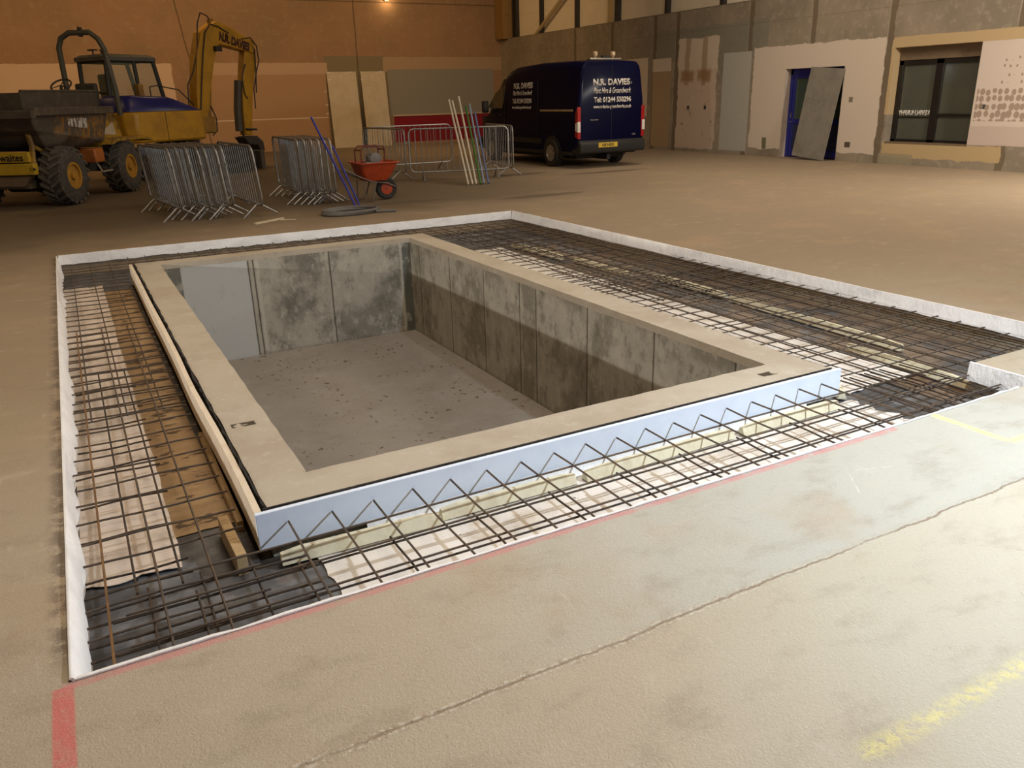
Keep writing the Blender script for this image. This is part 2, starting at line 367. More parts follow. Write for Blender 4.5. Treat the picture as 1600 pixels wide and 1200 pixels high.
# door: blue frame, dark glass over a panel
blue = plain('blue_gloss_paint', (.014, .018, .19), .35, dirt=(.02, .02, .08))
dg = glass('door_glass', (.07, .09, .07), .75)
d = bpy.data.objects.new('door_1', None); COL.objects.link(d); d.location = (WX + .2, 15.27, 0); d['kind'] = 'structure'
y0, y1, zt = -.93, .93, 2.2
f = MB(); f.box(0, .1, y0, y0 + .09, 0, zt).box(0, .1, y1 - .09, y1, 0, zt).box(0, .1, y0, y1, zt - .13, zt); obj('door_frame', f, blue, d, bevel=.006)
f = MB(); f.box(.02, .08, y0 + .09, y0 + .17, .02, 2.07).box(.02, .08, y1 - .19, y1 - .09, .02, 2.07).box(.02, .08, y0 + .17, y1 - .19, .85, .97).box(.02, .08, y0 + .17, y1 - .19, .02, .2).box(.02, .08, y0 + .17, y1 - .19, 1.98, 2.07); obj('door_leaf', f, blue, d, bevel=.006)
f = MB(); f.box(.045, .055, y0 + .17, y1 - .19, .97, 1.98); obj('glass_pane', f, dg, d, smooth=False)
f = MB(); f.box(.04, .06, y0 + .17, y1 - .19, .2, .85); obj('kick_panel', f, plain('navy_panel', (.02, .024, .06), .5), d, smooth=False)
f = MB(); f.box(-.012, .0, y1 - .2, y1 - .1, .9, .915).tube([(-.02, y1 - .14, 1.0), (-.02, y1 - .14, 1.12)], .01); obj('door_handle', f, plain('bright_steel', (.6, .55, .5), .3, .9), d)
f = MB(); f.box(.038, .044, .2, .42, 1.1, 1.15).box(.038, .044, .2, .42, 1.2, 1.24); obj('door_sticker', f, plain('green_sticker', (.03, .1, .03), .6), d, smooth=False)
f = MB(); f.box(WX + .002, WX + .2, DO[1] - .012, DO[1] - .001, .0, 2.205); struct('trim_14', f, plain('white_reveal', (.55, .45, .36), .8))
# window
wn = bpy.data.objects.new('window_1', None); COL.objects.link(wn); wn.location = (WX + .22, 11.97, 0); wn['kind'] = 'structure'
fr = plain('black_frame', (.012, .009, .007), .4)
f = MB(); y0, y1, z0, z1 = -1.03, 1.03, .5, 2.26
f.box(0, .08, y0, y0 + .09, z0, z1).box(0, .08, y1 - .12, y1, z0, z1).box(0, .08, y0, y1, z0, z0 + .06).box(0, .08, y0, y1, z1 - .1, z1).box(0, .08, -.08, .1, z0, z1)
f.box(0, .08, y0, -.08, 1.06, 1.12).box(.02, .06, .1, y1 - .12, 1.03, 1.06)
obj('window_frame', f, fr, wn, bevel=.005)
wg = glass('window_glass', (.12, .125, .095), .6)
for (a0, a1) in ((y0 + .09, -.08), (.1, y1 - .12)):
    f = MB(); f.box(.04, .046, a0, a1, z0 + .06, z1 - .1); obj('glass_pane', f, wg, wn, smooth=False)
f = MB(); f.box(-.02, .1, y0, y1, z1, 2.53); obj('head_panel', f, plain('brown_board', (.17, .115, .065), .7), wn, smooth=False)
f = MB(); f.box(-.2, .1, y0, y1, .46, .5); obj('window_sill', f, plain('brown_board', ()), wn, smooth=False)
text('window_lettering', 'KEVIN.MURPHY', .8, plain('white_vinyl', (.75, .72, .65), .5), wn, (.034, .53, 1.135), (R(90), 0, R(90)), height=.11, bold=.03)
# small wall lamp high on the back wall
t = thing('wall_lamp', 'small lit lamp high on the back wall at the top edge', 'lamp', (12.06, WY - .14, 5.3))
f = MB(); f.box(-.09, .09, .04, .14, .0, .3); obj('lamp_housing', f, plain('lamp_metal', (.3, .25, .2), .5), t, bevel=.01)
lm = M('lamp_glow', (1, .8, .5)); lm.b.inputs['Emission Color'].default_value = (1, .62, .22, 1); lm.b.inputs['Emission Strength'].default_value = 14
f = MB(); f.tube([(-.04, .02, .02), (.03, .02, .3)], .02); obj('lamp_tube', f, lm.done(), t)
light('wall_lamp_light', 'POINT', (12.06, WY - .3, 5.3), 14, WARM, shadow_soft_size=.08)

# ------------------------------------------------------------------ pit
pit = thing('concrete_pit', 'rectangular concrete pit with panel marked walls sunk in the floor', 'pit')
def conc(name, seams, axis, extra=None, base=(.38, .35, .29)):
    m = M(name, base, .85)
    a = m.noise(1.3, 6, .65); b = m.noise(7, 7, .75, stretch=(1, 1, .6)); u = m.x if axis == 'x' else m.y
    m.mix((.17, .155, .12), a.step(.44, .58) * .7)
    if extra: extra(m, u, a, b)
    m.mix((.48, .45, .37), b.step(.52, .62) * .55); m.mix((.13, .12, .09), b.step(.46, .38) * .5)
    for s_ in seams:
        wv = (m.noise(6, 4, .7) - .5) * .03
        m.mix((.06, .05, .035), (u - s_ + wv * .3).abs().step(.013, .004) * .85)
        m.mix((.42, .39, .32), (u - s_ + .03 + wv).abs().step(.022, .006) * .5)
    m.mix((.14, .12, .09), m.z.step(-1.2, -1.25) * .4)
    m.bump(b * .5 + m.noise(50, 3, .6) * .3, .35, .006)
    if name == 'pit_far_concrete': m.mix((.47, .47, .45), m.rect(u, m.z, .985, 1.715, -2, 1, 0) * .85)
    return m.done()
def ex_far(m, u, a, b):
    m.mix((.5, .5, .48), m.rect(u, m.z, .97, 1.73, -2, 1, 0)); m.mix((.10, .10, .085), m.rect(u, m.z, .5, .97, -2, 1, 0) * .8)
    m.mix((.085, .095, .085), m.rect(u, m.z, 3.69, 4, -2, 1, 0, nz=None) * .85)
    m.mix((.52, .5, .42), ((u - 3.67 + (m.noise(8, 4, .7) - .5) * .05).abs().step(.03, .01) + (u - 1.83 + (m.noise(8, 4, .7) - .5) * .06).abs().step(.03, .01)) * .6)
    m.mix((.12, .115, .09), m.noise(2.6, 6, .7).step(.52, .64) * m.rect(u, m.z, 1.8, 3.66, -2, 1, 0) * .7)
def ex_r(m, u, a, b):
    m.mix((.12, .115, .085), m.noise(2.2, 6, .7, off=(3, 1, 2)).step(.54, .66) * m.z.step(-.7, 0) * .7)
W = ((('x'), (QX0 - .0, QX1, QY1, PY1)), )
mt = plain('pit_concrete', (.3, .27, .21), .85, bump=.3)
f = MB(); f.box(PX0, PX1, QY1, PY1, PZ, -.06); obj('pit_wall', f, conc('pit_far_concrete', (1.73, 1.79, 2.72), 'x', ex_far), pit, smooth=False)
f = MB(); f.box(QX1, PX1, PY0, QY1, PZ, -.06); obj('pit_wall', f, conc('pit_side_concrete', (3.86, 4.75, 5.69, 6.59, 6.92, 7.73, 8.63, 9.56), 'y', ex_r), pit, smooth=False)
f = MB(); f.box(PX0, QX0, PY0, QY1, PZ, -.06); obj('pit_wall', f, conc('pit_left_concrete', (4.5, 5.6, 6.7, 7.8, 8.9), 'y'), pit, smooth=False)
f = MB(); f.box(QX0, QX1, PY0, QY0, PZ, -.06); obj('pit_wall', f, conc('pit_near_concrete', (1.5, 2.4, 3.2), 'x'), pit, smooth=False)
m = M('pit_floor_concrete', (.245, .22, .19), .8)
m.mix((.20, .175, .15), m.noise(1.6, 6, .65).step(.42, .65) * .6); m.mix((.3, .285, .265), m.noise(3, 6, .7, off=(4, 4, 0)).step(.52, .66) * .35)
m.mix((.07, .045, .025), m.noise(15, 3, .55, off=(1, 2, 0), stretch=(1, .8, 1)).step(.635, .655) * m.noise(1.6, 3, .6, off=(9, 0, 0)).step(.47, .54) * .9)
m.mix((.14, .1, .07), m.noise(50, 2, .5).step(.68, .71) * .8)
m.bump(m.noise(25, 4, .6), .3, .005)
f = MB(); f.box(PX0, PX1, PY0, PY1, PZ - .15, PZ); obj('pit_floor', f, m.done(), pit, smooth=False)
m = M('rim_concrete', (.44, .385, .30), .8)
m.mix((.34, .275, .2), m.noise(1.4, 6, .65).step(.42, .65) * .6); m.mix((.53, .49, .41), m.noise(9, 6, .7).step(.52, .7) * .45)
m.mix((.2, .16, .11), m.noise(60, 3, .6).step(.62, .75) * .4)
m.mix((.05, .035, .02), m.rect(m.x, m.y, .56, .69, 4.36, 4.42, .02, .006) * m.noise(14, 2).step(.4, .45)); m.mix((.05, .035, .02), m.rect(m.x, m.y, 3.62, 3.74, 3.42, 3.48, .02, .006) * m.noise(14, 2).step(.4, .45))
m.mix((.16, .12, .08), ((m.x - .77) * .7 + (m.y - 3.59) * .72).abs().step(.006, .002) * m.rect(m.x, m.y, .5, .78, 3.3, 3.6) * .7)
m.bump(m.noise(40, 4, .6) + m.noise(6, 4, .6), .35, .006)
def wob(p0, p1, nrm, n, amp):        # points from p0 to p1 nudged along nrm, so cast edges are not ruler straight
    return [(p0[0] + (p1[0] - p0[0]) * i / n + nrm[0] * random.uniform(-amp, amp) * (0 < i < n), p0[1] + (p1[1] - p0[1]) * i / n + nrm[1] * random.uniform(-amp, amp) * (0 < i < n)) for i in range(n)]
outer = wob((PX0, PY0), (PX1, PY0), (0, 1), 50, .004) + wob((PX1, PY0), (PX1, PY1), (1, 0), 50, .004) + wob((PX1, PY1), (PX0, PY1), (0, 1), 50, .003) + wob((PX0, PY1), (PX0, PY0), (1, 0), 50, .005)
inner = wob((QX0, QY0), (QX1, QY0), (0, 1), 50, .004) + wob((QX1, QY0), (QX1, QY1), (1, 0), 50, .003) + wob((QX1, QY1), (QX0, QY1), (0, 1), 50, .003) + wob((QX0, QY1), (QX0, QY0), (1, 0), 50, .003)
n = len(outer); f = MB(); vs = []
for z in (0, -.06): vs += [(*p, z + (random.uniform(-.002, .002) if z == 0 else 0)) for p in outer] + [(*p, z) for p in inner]
fs = []
for i in range(n):
    j = (i + 1) % n; fs += [(i, j, n + j, n + i), (2 * n + i, 3 * n + i, 3 * n + j, 2 * n + j), (i, 2 * n + i, 2 * n + j, j), (n + i, n + j, 3 * n + j, 3 * n + i)]
f.add(vs, fs); obj('pit_rim', f, m.done(), pit, smooth=False)
# black strips standing in for the dark gap between concrete and insulation
filler = plain('black_filler', (.02, .016, .013), .95, bump=.6)
f = MB(); 
f.prism([(p[0], p[1] - .016 - random.uniform(0, .006)) for p in wob((PX0 - .02, PY0), (PX1 + .02, PY0), (0, 1), 90, .004)] + [(PX1 + .02, PY0 - .006), (PX0 - .02, PY0 - .006)], -.1, .004, 'z')
tag(obj('filler_strip', f, filler, smooth=False), 'black strip standing in for the dark gap between the pit rim and the white front insulation board', 'felt strip')
f = MB(); f.prism([(PX0 - .006, PY0), (PX0 - .006, PY1)] + [(p[0] - .009 - random.uniform(0, .01), p[1]) for p in wob((PX0, PY1), (PX0, PY0), (1, 0), 120, .006)], -.2, .003, 'z')
tag(obj('filler_strip', f, filler, smooth=False), 'thin black strip standing in for the dark gap along the left side of the pit rim', 'felt strip')
# insulation boards
m = M('white_foam', (.74, .81, .92), .7); m.mix((.64, .7, .82), m.noise(5, 5, .6).step(.45, .7) * .4); m.bump(m.noise(120, 2, .5), .15, .002); foam = m.done()
m = M('cream_foam', (.72, .62, .48), .7); m.mix((.55, .44, .3), m.noise(5, 5, .6).step(.45, .7) * .5); m.bump(m.noise(120, 2, .5), .15, .002); foamc = m.done()
f = MB(); f.box(PX0 - .062, PX1 + .06, PY0 - .05, PY0 - .024, -.185, 0)
tag(obj('insulation_board', f, foam, smooth=False, bevel=.003), 'long white foam board standing along the front of the pit', 'insulation board')
f = MB(); L = 18
rg = []
for i in range(L + 1):
    y = PY0 - .022 + (PY1 - PY0 + .02) * i / L; bow = .018 * math.sin(i * .9) * (1 if i < 8 else .3); x = PX0 - .03 + bow * .4
    rg.append([(x - .03, y, -.19), (x, y, -.19), (x, y, .0 - abs(bow) * .3), (x - .03, y, -.002 - abs(bow) * .3)])
f.loft(rg); tag(obj('insulation_board', f, foamc, smooth=False), 'cream tinged foam board along the left side of the pit', 'insulation board')

# ------------------------------------------------------------------ sheets in the trench
def sheet(name, x0, x1, y0, y1, z, mat, label, cat, rag=(.0, .0, .0, .0), amp=.004, nx=24, ny=60, clip=None):
    f = MB(); vs = []
    ph = random.uniform(0, 6)
    for k in (0, 1):
        random.seed(int(x0 * 100 + y0 * 10)) 
        rl = [random.uniform(-1, 1) for _ in range(ny + 1)]; rr = [random.uniform(-1, 1) for _ in range(ny + 1)]
        rb = [random.uniform(-1, 1) for _ in range(nx + 1)]; rt = [random.uniform(-1, 1) for _ in range(nx + 1)]
        for lst in (rl, rr, rb, rt):
            for i in range(1, len(lst)): lst[i] = lst[i - 1] * .75 + lst[i] * .4
        for j in range(ny + 1):
            for i in range(nx + 1):
                u, v = i / nx, j / ny
                xa = x0 + rag[0] * rl[j]; xb = x1 + rag[1] * rr[j]; ya = y0 + rag[2] * rb[i]; yb = y1 + rag[3] * rt[i]
                x, y = xa + (xb - xa) * u, ya + (yb - ya) * v
                h = z + amp * (math.sin(x * 9 + ph) * math.cos(y * 7 + ph) + .6 * math.sin(x * 23 + y * 17)) + (0 if k else -.003)
                vs.append((x, y, h))
    N = (nx + 1) * (ny + 1); fs = []
    for j in range(ny):
        for i in range(nx):
            a = j * (nx + 1) + i; q = (a, a + 1, a + nx + 2, a + nx + 1); fs += [q[::-1], tuple(N + t for t in q)]
    per = [i for i in range(nx + 1)] + [j * (nx + 1) + nx for j in range(1, ny + 1)] + [ny * (nx + 1) + i for i in range(nx - 1, -1, -1)] + [j * (nx + 1) for j in range(ny - 1, 0, -1)]
    for i in range(len(per)): a, b = per[i], per[(i + 1) % len(per)]; fs.append((a, b, N + b, N + a))
    f.add(vs, fs); o = obj(name, f, mat); tag(o, label, cat); return o
m = M('grey_membrane', (.075, .075, .078), .5); a = m.noise(2.2, 6, .7)
m.mix((.19, .19, .195), a.step(.48, .62) * .75); m.mix((.02, .017, .014), a.step(.42, .25) * .8); m.mix((.14, .1, .06), m.noise(4, 5, .7, off=(3, 3, 3)).step(.56, .68) * .5)
m.mix((.24, .17, .11), m.rect(m.x, m.y, 4.75, 6.1, 3.4, 9.5, .2, .1) * m.noise(1.8, 5, .7, off=(1, 8, 3)).step(.42, .55) * .8)
m.mix((.16, .09, .04), m.rect(m.x, m.y, 4.75, 5.3, 2.9, 3.4, .1, .05) * .8)
m.bump(m.noise(7, 4, .6), .5, .02); dpm = m.done()
# one dark membrane all round the pit, in four strips that lie in one another
f = MB(); z = -.243
f.box(TX0, TX1, TY0, PY0 - .055, TZ, z).box(TX0, TX1, PY1 + .005, TY1, TZ, z).box(TX0, PX0 - .065, PY0 - .055, PY1 + .005, TZ, z).box(PX1 + .005, TX1, PY0 - .055, PY1 + .005, TZ, z)
tag(obj('ground_membrane', f, dpm, smooth=False), 'dark grey damp proof membrane on the trench bottom around the pit', 'membrane')
m = M('white_fabric', (.74, .70, .64), .75); m.mix((.42, .33, .22), m.noise(2.5, 6, .7).step(.5, .68) * .6)
st = (m.y * 55.0).op('FRACT').step(.7, .9) * .25; m.mix((.45, .42, .38), st)
m.mix((.05, .04, .03), m.noise(13, 3, .6).step(.7, .73) * .8); m.bump(m.noise(6, 4, .6), .4, .02); fab = m.done()
m = M('pinkish_fabric', (.66, .56, .47), .75); m.mix((.35, .26, .18), m.noise(2.5, 6, .7).step(.45, .68) * .6)
m.mix((.34, .28, .22), (m.y * 45.0).op('FRACT').step(.7, .9) * .3); m.mix((.2, .12, .06), m.noise(4, 5, .7, off=(2, 2, 2)).step(.6, .7) * .6); m.bump(m.noise(6, 4, .6), .4, .02); fab2 = m.done()
m = M('muddy_board', (.34, .22, .11), .6); m.mix((.48, .34, .19), m.noise(2.5, 6, .7).step(.45, .65) * .6)
m.mix((.045, .026, .012), m.noise(7, 4, .6, off=(2, 1, 0), stretch=(.7, 1.6, 1)).step(.57, .61) * .85); m.mix((.12, .07, .035), m.noise(3, 5, .7, off=(7, 1, 0)).step(.55, .7) * .6); m.bump(m.noise(9, 4, .6), .4, .01); mud = m.done()
sheet('fabric_sheet', .68, 4.3, TY0 + .01, 3.24, -.232, fab, 'white woven sheet lying along the trench floor in front of the pit', 'sheet', (.03, .12, 0, .02), nx=60, ny=20)
sheet('fabric_sheet', TX0 + .03, .15, 3.42, 10.2, -.226, fab2, 'pale pinkish woven sheet along the left membrane edge of the trench', 'sheet', (.004, .014, .03, .05), nx=12)
sheet('muddy_sheet', -.02, .42, 3.72, 9.9, -.236, mud, 'brown muddy sheet beside the left side of the pit', 'sheet', (.03, .01, .02, .1), amp=.002, nx=12)
sheet('fabric_sheet', 4.12, 5.02, 3.36, 9.7, -.23, fab, 'pale woven sheet in the right trench beside the pit wall', 'sheet', (.0, .05, .05, .1))
# upstand membranes
m = M('white_membrane', (.86, .85, .84), .45); m.mix((.66, .65, .64), m.noise(4, 6, .7, stretch=(1, 1, 2)).step(.45, .65) * .5); m.bump(m.noise(7, 5, .65, stretch=(1, 1, .5)), .6, .03); wm = m.done()
def upstand(name, p0, p1, nrm, z0, z1, label, n=70, wav=.012, lip=.03, ragz=.006, seed=1):
    # a strip folded over the slab edge: hangs inside the opening and lips onto the slab
    random.seed(seed); f = MB(); rg = []; w1 = w2 = 0
    for i in range(n + 1):
        t = i / n; w1 = w1 * .7 + random.uniform(-1, 1) * .5; w2 = w2 * .6 + random.uniform(-1, 1) * .5
        x, y = p0[0] + (p1[0] - p0[0]) * t, p0[1] + (p1[1] - p0[1]) * t
        o = wav * (1 + w1); b = wav * (1.5 + w2 * 1.4); q = z0 + w2 * ragz * 2; th = .002
        P = lambda d, z: (x + nrm[0] * d, y + nrm[1] * d, z)
        rg.append([P(b + .004, q), P(o + .004, (q + z1) / 2), P(.004, z1 + w1 * ragz * .4), P(-.004, z1 + .002 + w1 * ragz * .4), P(-lip * .3, z1 * .6 + .004), P(-.002, z1 - .006), P(o, (q + z1) / 2), P(b, q)])
    f.loft(rg); o = obj(name, f, wm, ang=60); return tag(o, label, 'membrane edge')
upstand('edging_membrane', (TX0 + .012, TY0 - .005), (TX0 + .012, TY1 - .01), (1, 0), -.14, .012, 'wavy white membrane strip up the left edge of the floor opening', 70, .022, ragz=.014, seed=2)
upstand('edging_membrane', (TX0 + .03, TY1 - .01), (TX1 - .03, TY1 - .01), (0, -1), -.10, .018, 'white membrane strip along the far edge of the opening', 90, .006, seed=3)
upstand('edging_membrane', (TX1 - .012, TY1 - .02), (TX1 - .012, IY + .02), (-1, 0), -.10, .02, 'creased white membrane strip along the right edge of the opening', 46, .012, ragz=.009, seed=4)
upstand('edging_membrane', (IX - .008, IY + .01), (IX - .008, TY0 + .0), (-1, 0), -.12, .006, 'short white membrane on the slab corner at the right edge', 14, .006, seed=5)
f = MB(); rg = []
random.seed(5)
for i in range(61):
    x = TX0 + .02 + (4.7 - TX0) * i / 60; h = random.uniform(-.002, .003)
    rg.append([(x, TY0 + .004, -.05), (x, TY0 + .008, -.05), (x, TY0 + .009 + h, .004 + h), (x, TY0 - .006, .006 + h), (x, TY0 - .006, .002), (x, TY0 + .003, .001)])
f.loft(rg); tag(obj('edging_membrane', f, wm), 'thin white membrane lip along the near edge of the opening', 'membrane edge')
# crumpled white foil folded out from under the front board
random.seed(9); f = MB(); rg = []
for i in range(61):
    x = .95 + 2.9 * i / 60; a_, b_ = random.uniform(-.006, .006), random.uniform(-.01, .01)
    rg.append([(x, PY0 - .053, -.165 + a_), (x, PY0 - .06 + a_ * .5, -.2), (x, PY0 - .085 + b_, -.228), (x, PY0 - .085 + b_, -.231), (x, PY0 - .054, -.21)])
f.loft(rg); tag(obj('plastic_foil', f, wm), 'crumpled white plastic foil tucked under the front foam board', 'foil')
# timber and spacers
wood = plain('pine_timber', (.46, .32, .16), .7, dirt=(.25, .15, .07), scale=9, bump=.3)
pale = plain('pale_concrete', (.74, .69, .50), .8, dirt=(.55, .46, .3), scale=12, bump=.3)
def thin_box(name, p0, p1, w_, z0, z1, mat, label, cat, bevel=.002):
    p0, p1 = Vector((*p0, 0)), Vector((*p1, 0)); d = (p1 - p0); L = d.length; a = math.atan2(d.y, d.x)
    f = MB(); f.box(0, L, -w_ / 2, w_ / 2, 0, z1 - z0); o = obj(name, f, mat, smooth=False, bevel=bevel); o.location = (p0.x, p0.y, z0); o.rotation_euler = (0, 0, a)
    return tag(o, label, cat)
thin_box('timber_batten', (.435, 3.62), (.445, 4.9), .03, -.243, -.19, wood, 'long timber batten beside the left insulation board', 'timber')
thin_box('timber_block', (.37, 3.22), (.36, 3.62), .045, -.243, -.14, wood, 'short timber block at the near left corner of the pit', 'timber')
def spacer(p0, p1, label, h=.06):
    p0, p1 = Vector((*p0, 0)), Vector((*p1, 0)); d = p1 - p0; L = d.length
    f = MB(); n = 8; rg = []
    for i in range(n + 1):
        x = L * i / n; e = .012 * (i in (0, n)); rg.append([(x, -.03, 0), (x, .03, 0), (x, .012, h - e), (x, -.012, h - e)])
    f.loft(rg); o = obj('rebar_spacer', f, pale, smooth=False); o.location = (p0.x, p0.y, -.243 + .02); o.rotation_euler = (0, 0, math.atan2(d.y, d.x)); tag(o, label, 'spacer bar', 'pale concrete spacers under the mesh'); return o
for (a, b, l) in (((.53, 3.2), (1.28, 3.17), 'first from the left in front of the pit'), ((1.3, 3.2), (2.06, 3.19), 'second from the left in front of the pit'), ((2.12, 3.18), (3.17, 3.2), 'third from the left in front of the pit'), ((3.23, 3.19), (4.05, 3.2), 'rightmost in front of the white foam board'),
                  ((4.2, 3.28), (4.44, 3.62), 'short and skewed by the right corner of the pit'), ((5.5, 6.9), (5.49, 5.75), 'third from the near end of the right trench'), ((5.48, 5.68), (5.42, 3.75), 'long, second from the near end of the right trench'), ((5.12, 4.0), (5.06, 2.98), 'nearest the slab corner in the right trench'),
                  ((5.3, 8.2), (5.33, 7.1), 'fourth from the near end of the right trench'), ((5.2, 9.6), (5.25, 8.4), 'farthest in the right trench')):
    spacer(a, b, 'pale concrete spacer bar, ' + l)

# ------------------------------------------------------------------ reinforcement mesh
def rebar_mat(name, c1, c2):
    m = M(name, c1, .6, .35); m.mix(c2, m.noise(7, 5, .7).step(.4, .65) * .8); m.bump(((m.x + m.y) * 140.0).op('FRACT').step(.3, .7), .4, .002); return m.done()
rb1 = rebar_mat('rebar_steel', (.085, .068, .055), (.15, .095, .055)); rb2 = rebar_mat('rusty_rebar', (.16, .08, .03), (.28, .15, .05)); rbd = rebar_mat('dark_rebar', (.05, .038, .03), (.09, .055, .03))
def bar(x0, y0, x1, y1, z, mat, parent, r=.0052, name='bar', sag=.004):
    n = 5; random_ph = random.uniform(0, 6); f = MB()
    f.tube([(x0 + (x1 - x0) * i / n, y0 + (y1 - y0) * i / n, z + sag * math.sin(random_ph + i * 1.3)) for i in range(n + 1)], r, 7)
    return obj(name, f, mat, parent)
def mesh_sheet(label, xs, ys, xr, yr, z, mat=rb1, jit=.008, r=.0052, skew=0, special=None, group='rebar mesh sheets round the pit'):
    t = thing('rebar_mesh', label, 'rebar mesh', (xr[0], yr[0], z))
    off = Vector((xr[0], yr[0]))
    for y in ys:
        e0, e1 = random.uniform(-jit, jit), random.uniform(-jit, jit)
        bar(xr[0] + abs(e0) - off.x, y + e0 * .4 - off.y, xr[1] - abs(e1) - off.x, y + skew * (xr[1] - xr[0]) - off.y, 0, mat, t, r, 'long_bar' if xr[1] - xr[0] > yr[1] - yr[0] else 'cross_bar')
    for i, x in enumerate(xs):
        e0, e1 = random.uniform(-jit, jit), random.uniform(-jit, jit)
        bar(x - off.x, yr[0] + abs(e0) - off.y, x - skew * (yr[1] - yr[0]) - off.x, yr[1] - abs(e1) - off.y, 2 * r, (special or {}).get(i, mat), t, r, 'cross_bar' if xr[1] - xr[0] > yr[1] - yr[0] else 'long_bar')
    return t
fr_ = lambda a, b, s: [a + s * i for i in range(int((b - a) / s + 1.001))]
random.seed(11)
mesh_sheet('upper rebar mesh with bar ends pointing at the white front board', fr_(.595, 4.5, .1985), [2.69, 2.9, 3.10], (-.1, 4.95), (TY0 + .01, 3.266), -.078, jit=.004)
mesh_sheet('lower rebar mesh under the one in front of the pit', fr_(.155, 4.7, .4), [2.69, 2.9], (-.15, 4.9), (TY0 + .02, 2.95), -.1, rbd)
mesh_sheet('rusty edged rebar mesh over the left trench, its near half', [-.155, .035, .235], [3.22 - .2 * i for i in (1, 2, 3)] + fr_(3.37, 7.4, .2), (TX0 + .03, .42), (TY0 + .03, 7.5), -.092, special={0: rb2})
mesh_sheet('short lower rebar mesh in the near half of the left trench', [-.05, .12], fr_(3.3, 6.2, .37) + [3.19, 4.5], (TX0 + .03, .17), (3.1, 6.3), -.135, rbd)
mesh_sheet('rebar mesh over the left trench, its far half', [-.13, .07, .28], fr_(5.3, 10.9, .2), (TX0 + .03, .43), (5.2, 11.0), -.12)
mesh_sheet('short rebar mesh patch in the near left corner of the trench', [-.01, .19, .385], [2.72, 2.8, 2.93, 3.03], (TX0 + .03, .62), (TY0 + .02, 3.1), -.115, rbd)
mesh_sheet('upper rebar mesh in the right trench, its near half', [4.42, 4.63, 4.84, 5.05, 5.26, 5.47, 5.68, 5.89], fr_(3.31, 7.2, .197), (4.2, TX1 - .04), (IY + .1, 7.3), -.075)
mesh_sheet('lower rebar mesh in the right trench, its near half', fr_(4.5, 6.0, .15), fr_(3.2, 6.6, .8), (4.35, TX1 - .04), (IY + .05, 6.7), -.15, rbd, skew=.004, r=.004)
mesh_sheet('upper rebar mesh in the right trench, its far half', [4.3, 4.52, 4.73, 4.94, 5.15, 5.36, 5.57, 5.78, 5.97], fr_(6.25, 10.9, .2), (4.18, TX1 - .04), (6.15, 11.05), -.105)
mesh_sheet('lower rebar mesh in the right trench, its far half', fr_(4.75, 6.0, .2), fr_(5.9, 10.8, .4), (4.7, TX1 - .04), (5.8, 10.9), -.165, rbd, skew=-.003)
mesh_sheet('narrow rebar mesh behind the far side of the pit', fr_(.5, 4.2, .2), [10.3, 10.5, 10.7, 10.9], (.3, 4.4), (10.2, 11.1), -.085)
mesh_sheet('loose rebar mesh with its bars poking into the near right corner', fr_(4.25, 4.85, .1), [2.62, 2.76, 3.0], (4.1, 4.9), (TY0 + .03, 3.35), -.125, rbd, skew=.02)

# ------------------------------------------------------------------ crowd barriers
galv = plain('galvanised_steel', (.36, .36, .35), .42, .75, dirt=(.22, .2, .17), scale=9)
galv2 = plain('worn_galvanised_steel', (.24, .22, .19), .5, .7, dirt=(.14, .11, .08), scale=9)
def make_barrier(label, group, L=2.2, H=1.1, mat=galv):
    t = thing('crowd_barrier', label, 'crowd barrier', group=group)
    z0 = .19; r = .12; pts = []
    for (cx, cz, a0) in ((L - r, H - r, 0), (r, H - r, 90), (r, z0 + r, 180), (L - r, z0 + r, 270)):
        for k in range(5): a = R(a0 + 22.5 * k); pts.append((cx + r * math.cos(a), 0, cz + r * math.sin(a)))
    f = MB(); f.tube(pts, .0175, 8, closed=True); obj('frame', f, mat, t)
    f = MB(); n = 16
    for i in range(1, n): x = L * i / n; f.tube([(x, 0, z0), (x, 0, H)], .0065, 6)
    obj('infill_bars', f, mat, t)
    for x in (.28, L - .28):
        f = MB(); f.tube([(x, -.27, .012), (x, -.03, z0), (x, .03, z0), (x, .27, .012)], .016, 8); obj('leg', f, mat, t)
    f = MB(); f.tube([(0, 0, .85), (-.05, 0, .85), (-.05, 0, .8)], .008, 6).tube([(L, 0, .8), (L + .03, 0, .8), (L + .03, 0, .84)], .008, 6); obj('hook', f, mat, t)
    return t
proto = make_barrier('', None); used = [False]; zz = .004
def barrier(p0, p1, lean, label, group, mat=None):
    o = proto if not used[0] else copy_tree(proto)
    used[0] = True
    a = math.atan2(p1[1] - p0[1], p1[0] - p0[0])
    o.location = (p0[0], p0[1], zz); o.rotation_euler = (R(lean), 0, a); tag(o, label, 'crowd barrier', group)
    return o
ords = ['leftmost', 'second from left', 'third from left', 'fourth from left', 'fifth from left', 'sixth from left', 'seventh from left', 'eighth from left']
def barrier_a(x, y, deg, ln, label, group):
    barrier((x, y), (x + 2.2 * math.cos(R(deg)), y + 2.2 * math.sin(R(deg))), ln, label, group)
for i, (x, y) in enumerate(((1.52, 13.40), (1.66, 13.60), (1.79, 13.5), (1.92, 13.3), (2.04, 13.44), (2.17, 13.2), (2.30, 13.46))):
    barrier_a(x, y, 96.3, -5.2, 'grey steel crowd barrier, %s in the left stack before the excavator' % ords[i], 'crowd barriers in the left stack')
barrier_a(2.66, 13.05, 93.5, -4.8, 'grey steel crowd barrier, rightmost of the left stack, set slightly apart', 'crowd barriers in the left stack')
for i, (x, y) in enumerate(((3.62, 14.25), (3.72, 14.17), (3.82, 14.08), (3.92, 14.0), (4.02, 13.98), (4.14, 14.08))):
    barrier_a(x, y, 88, -1.8, 'grey steel crowd barrier, %s in the second stack by the blue poles' % ords[i], 'crowd barriers in the second stack')
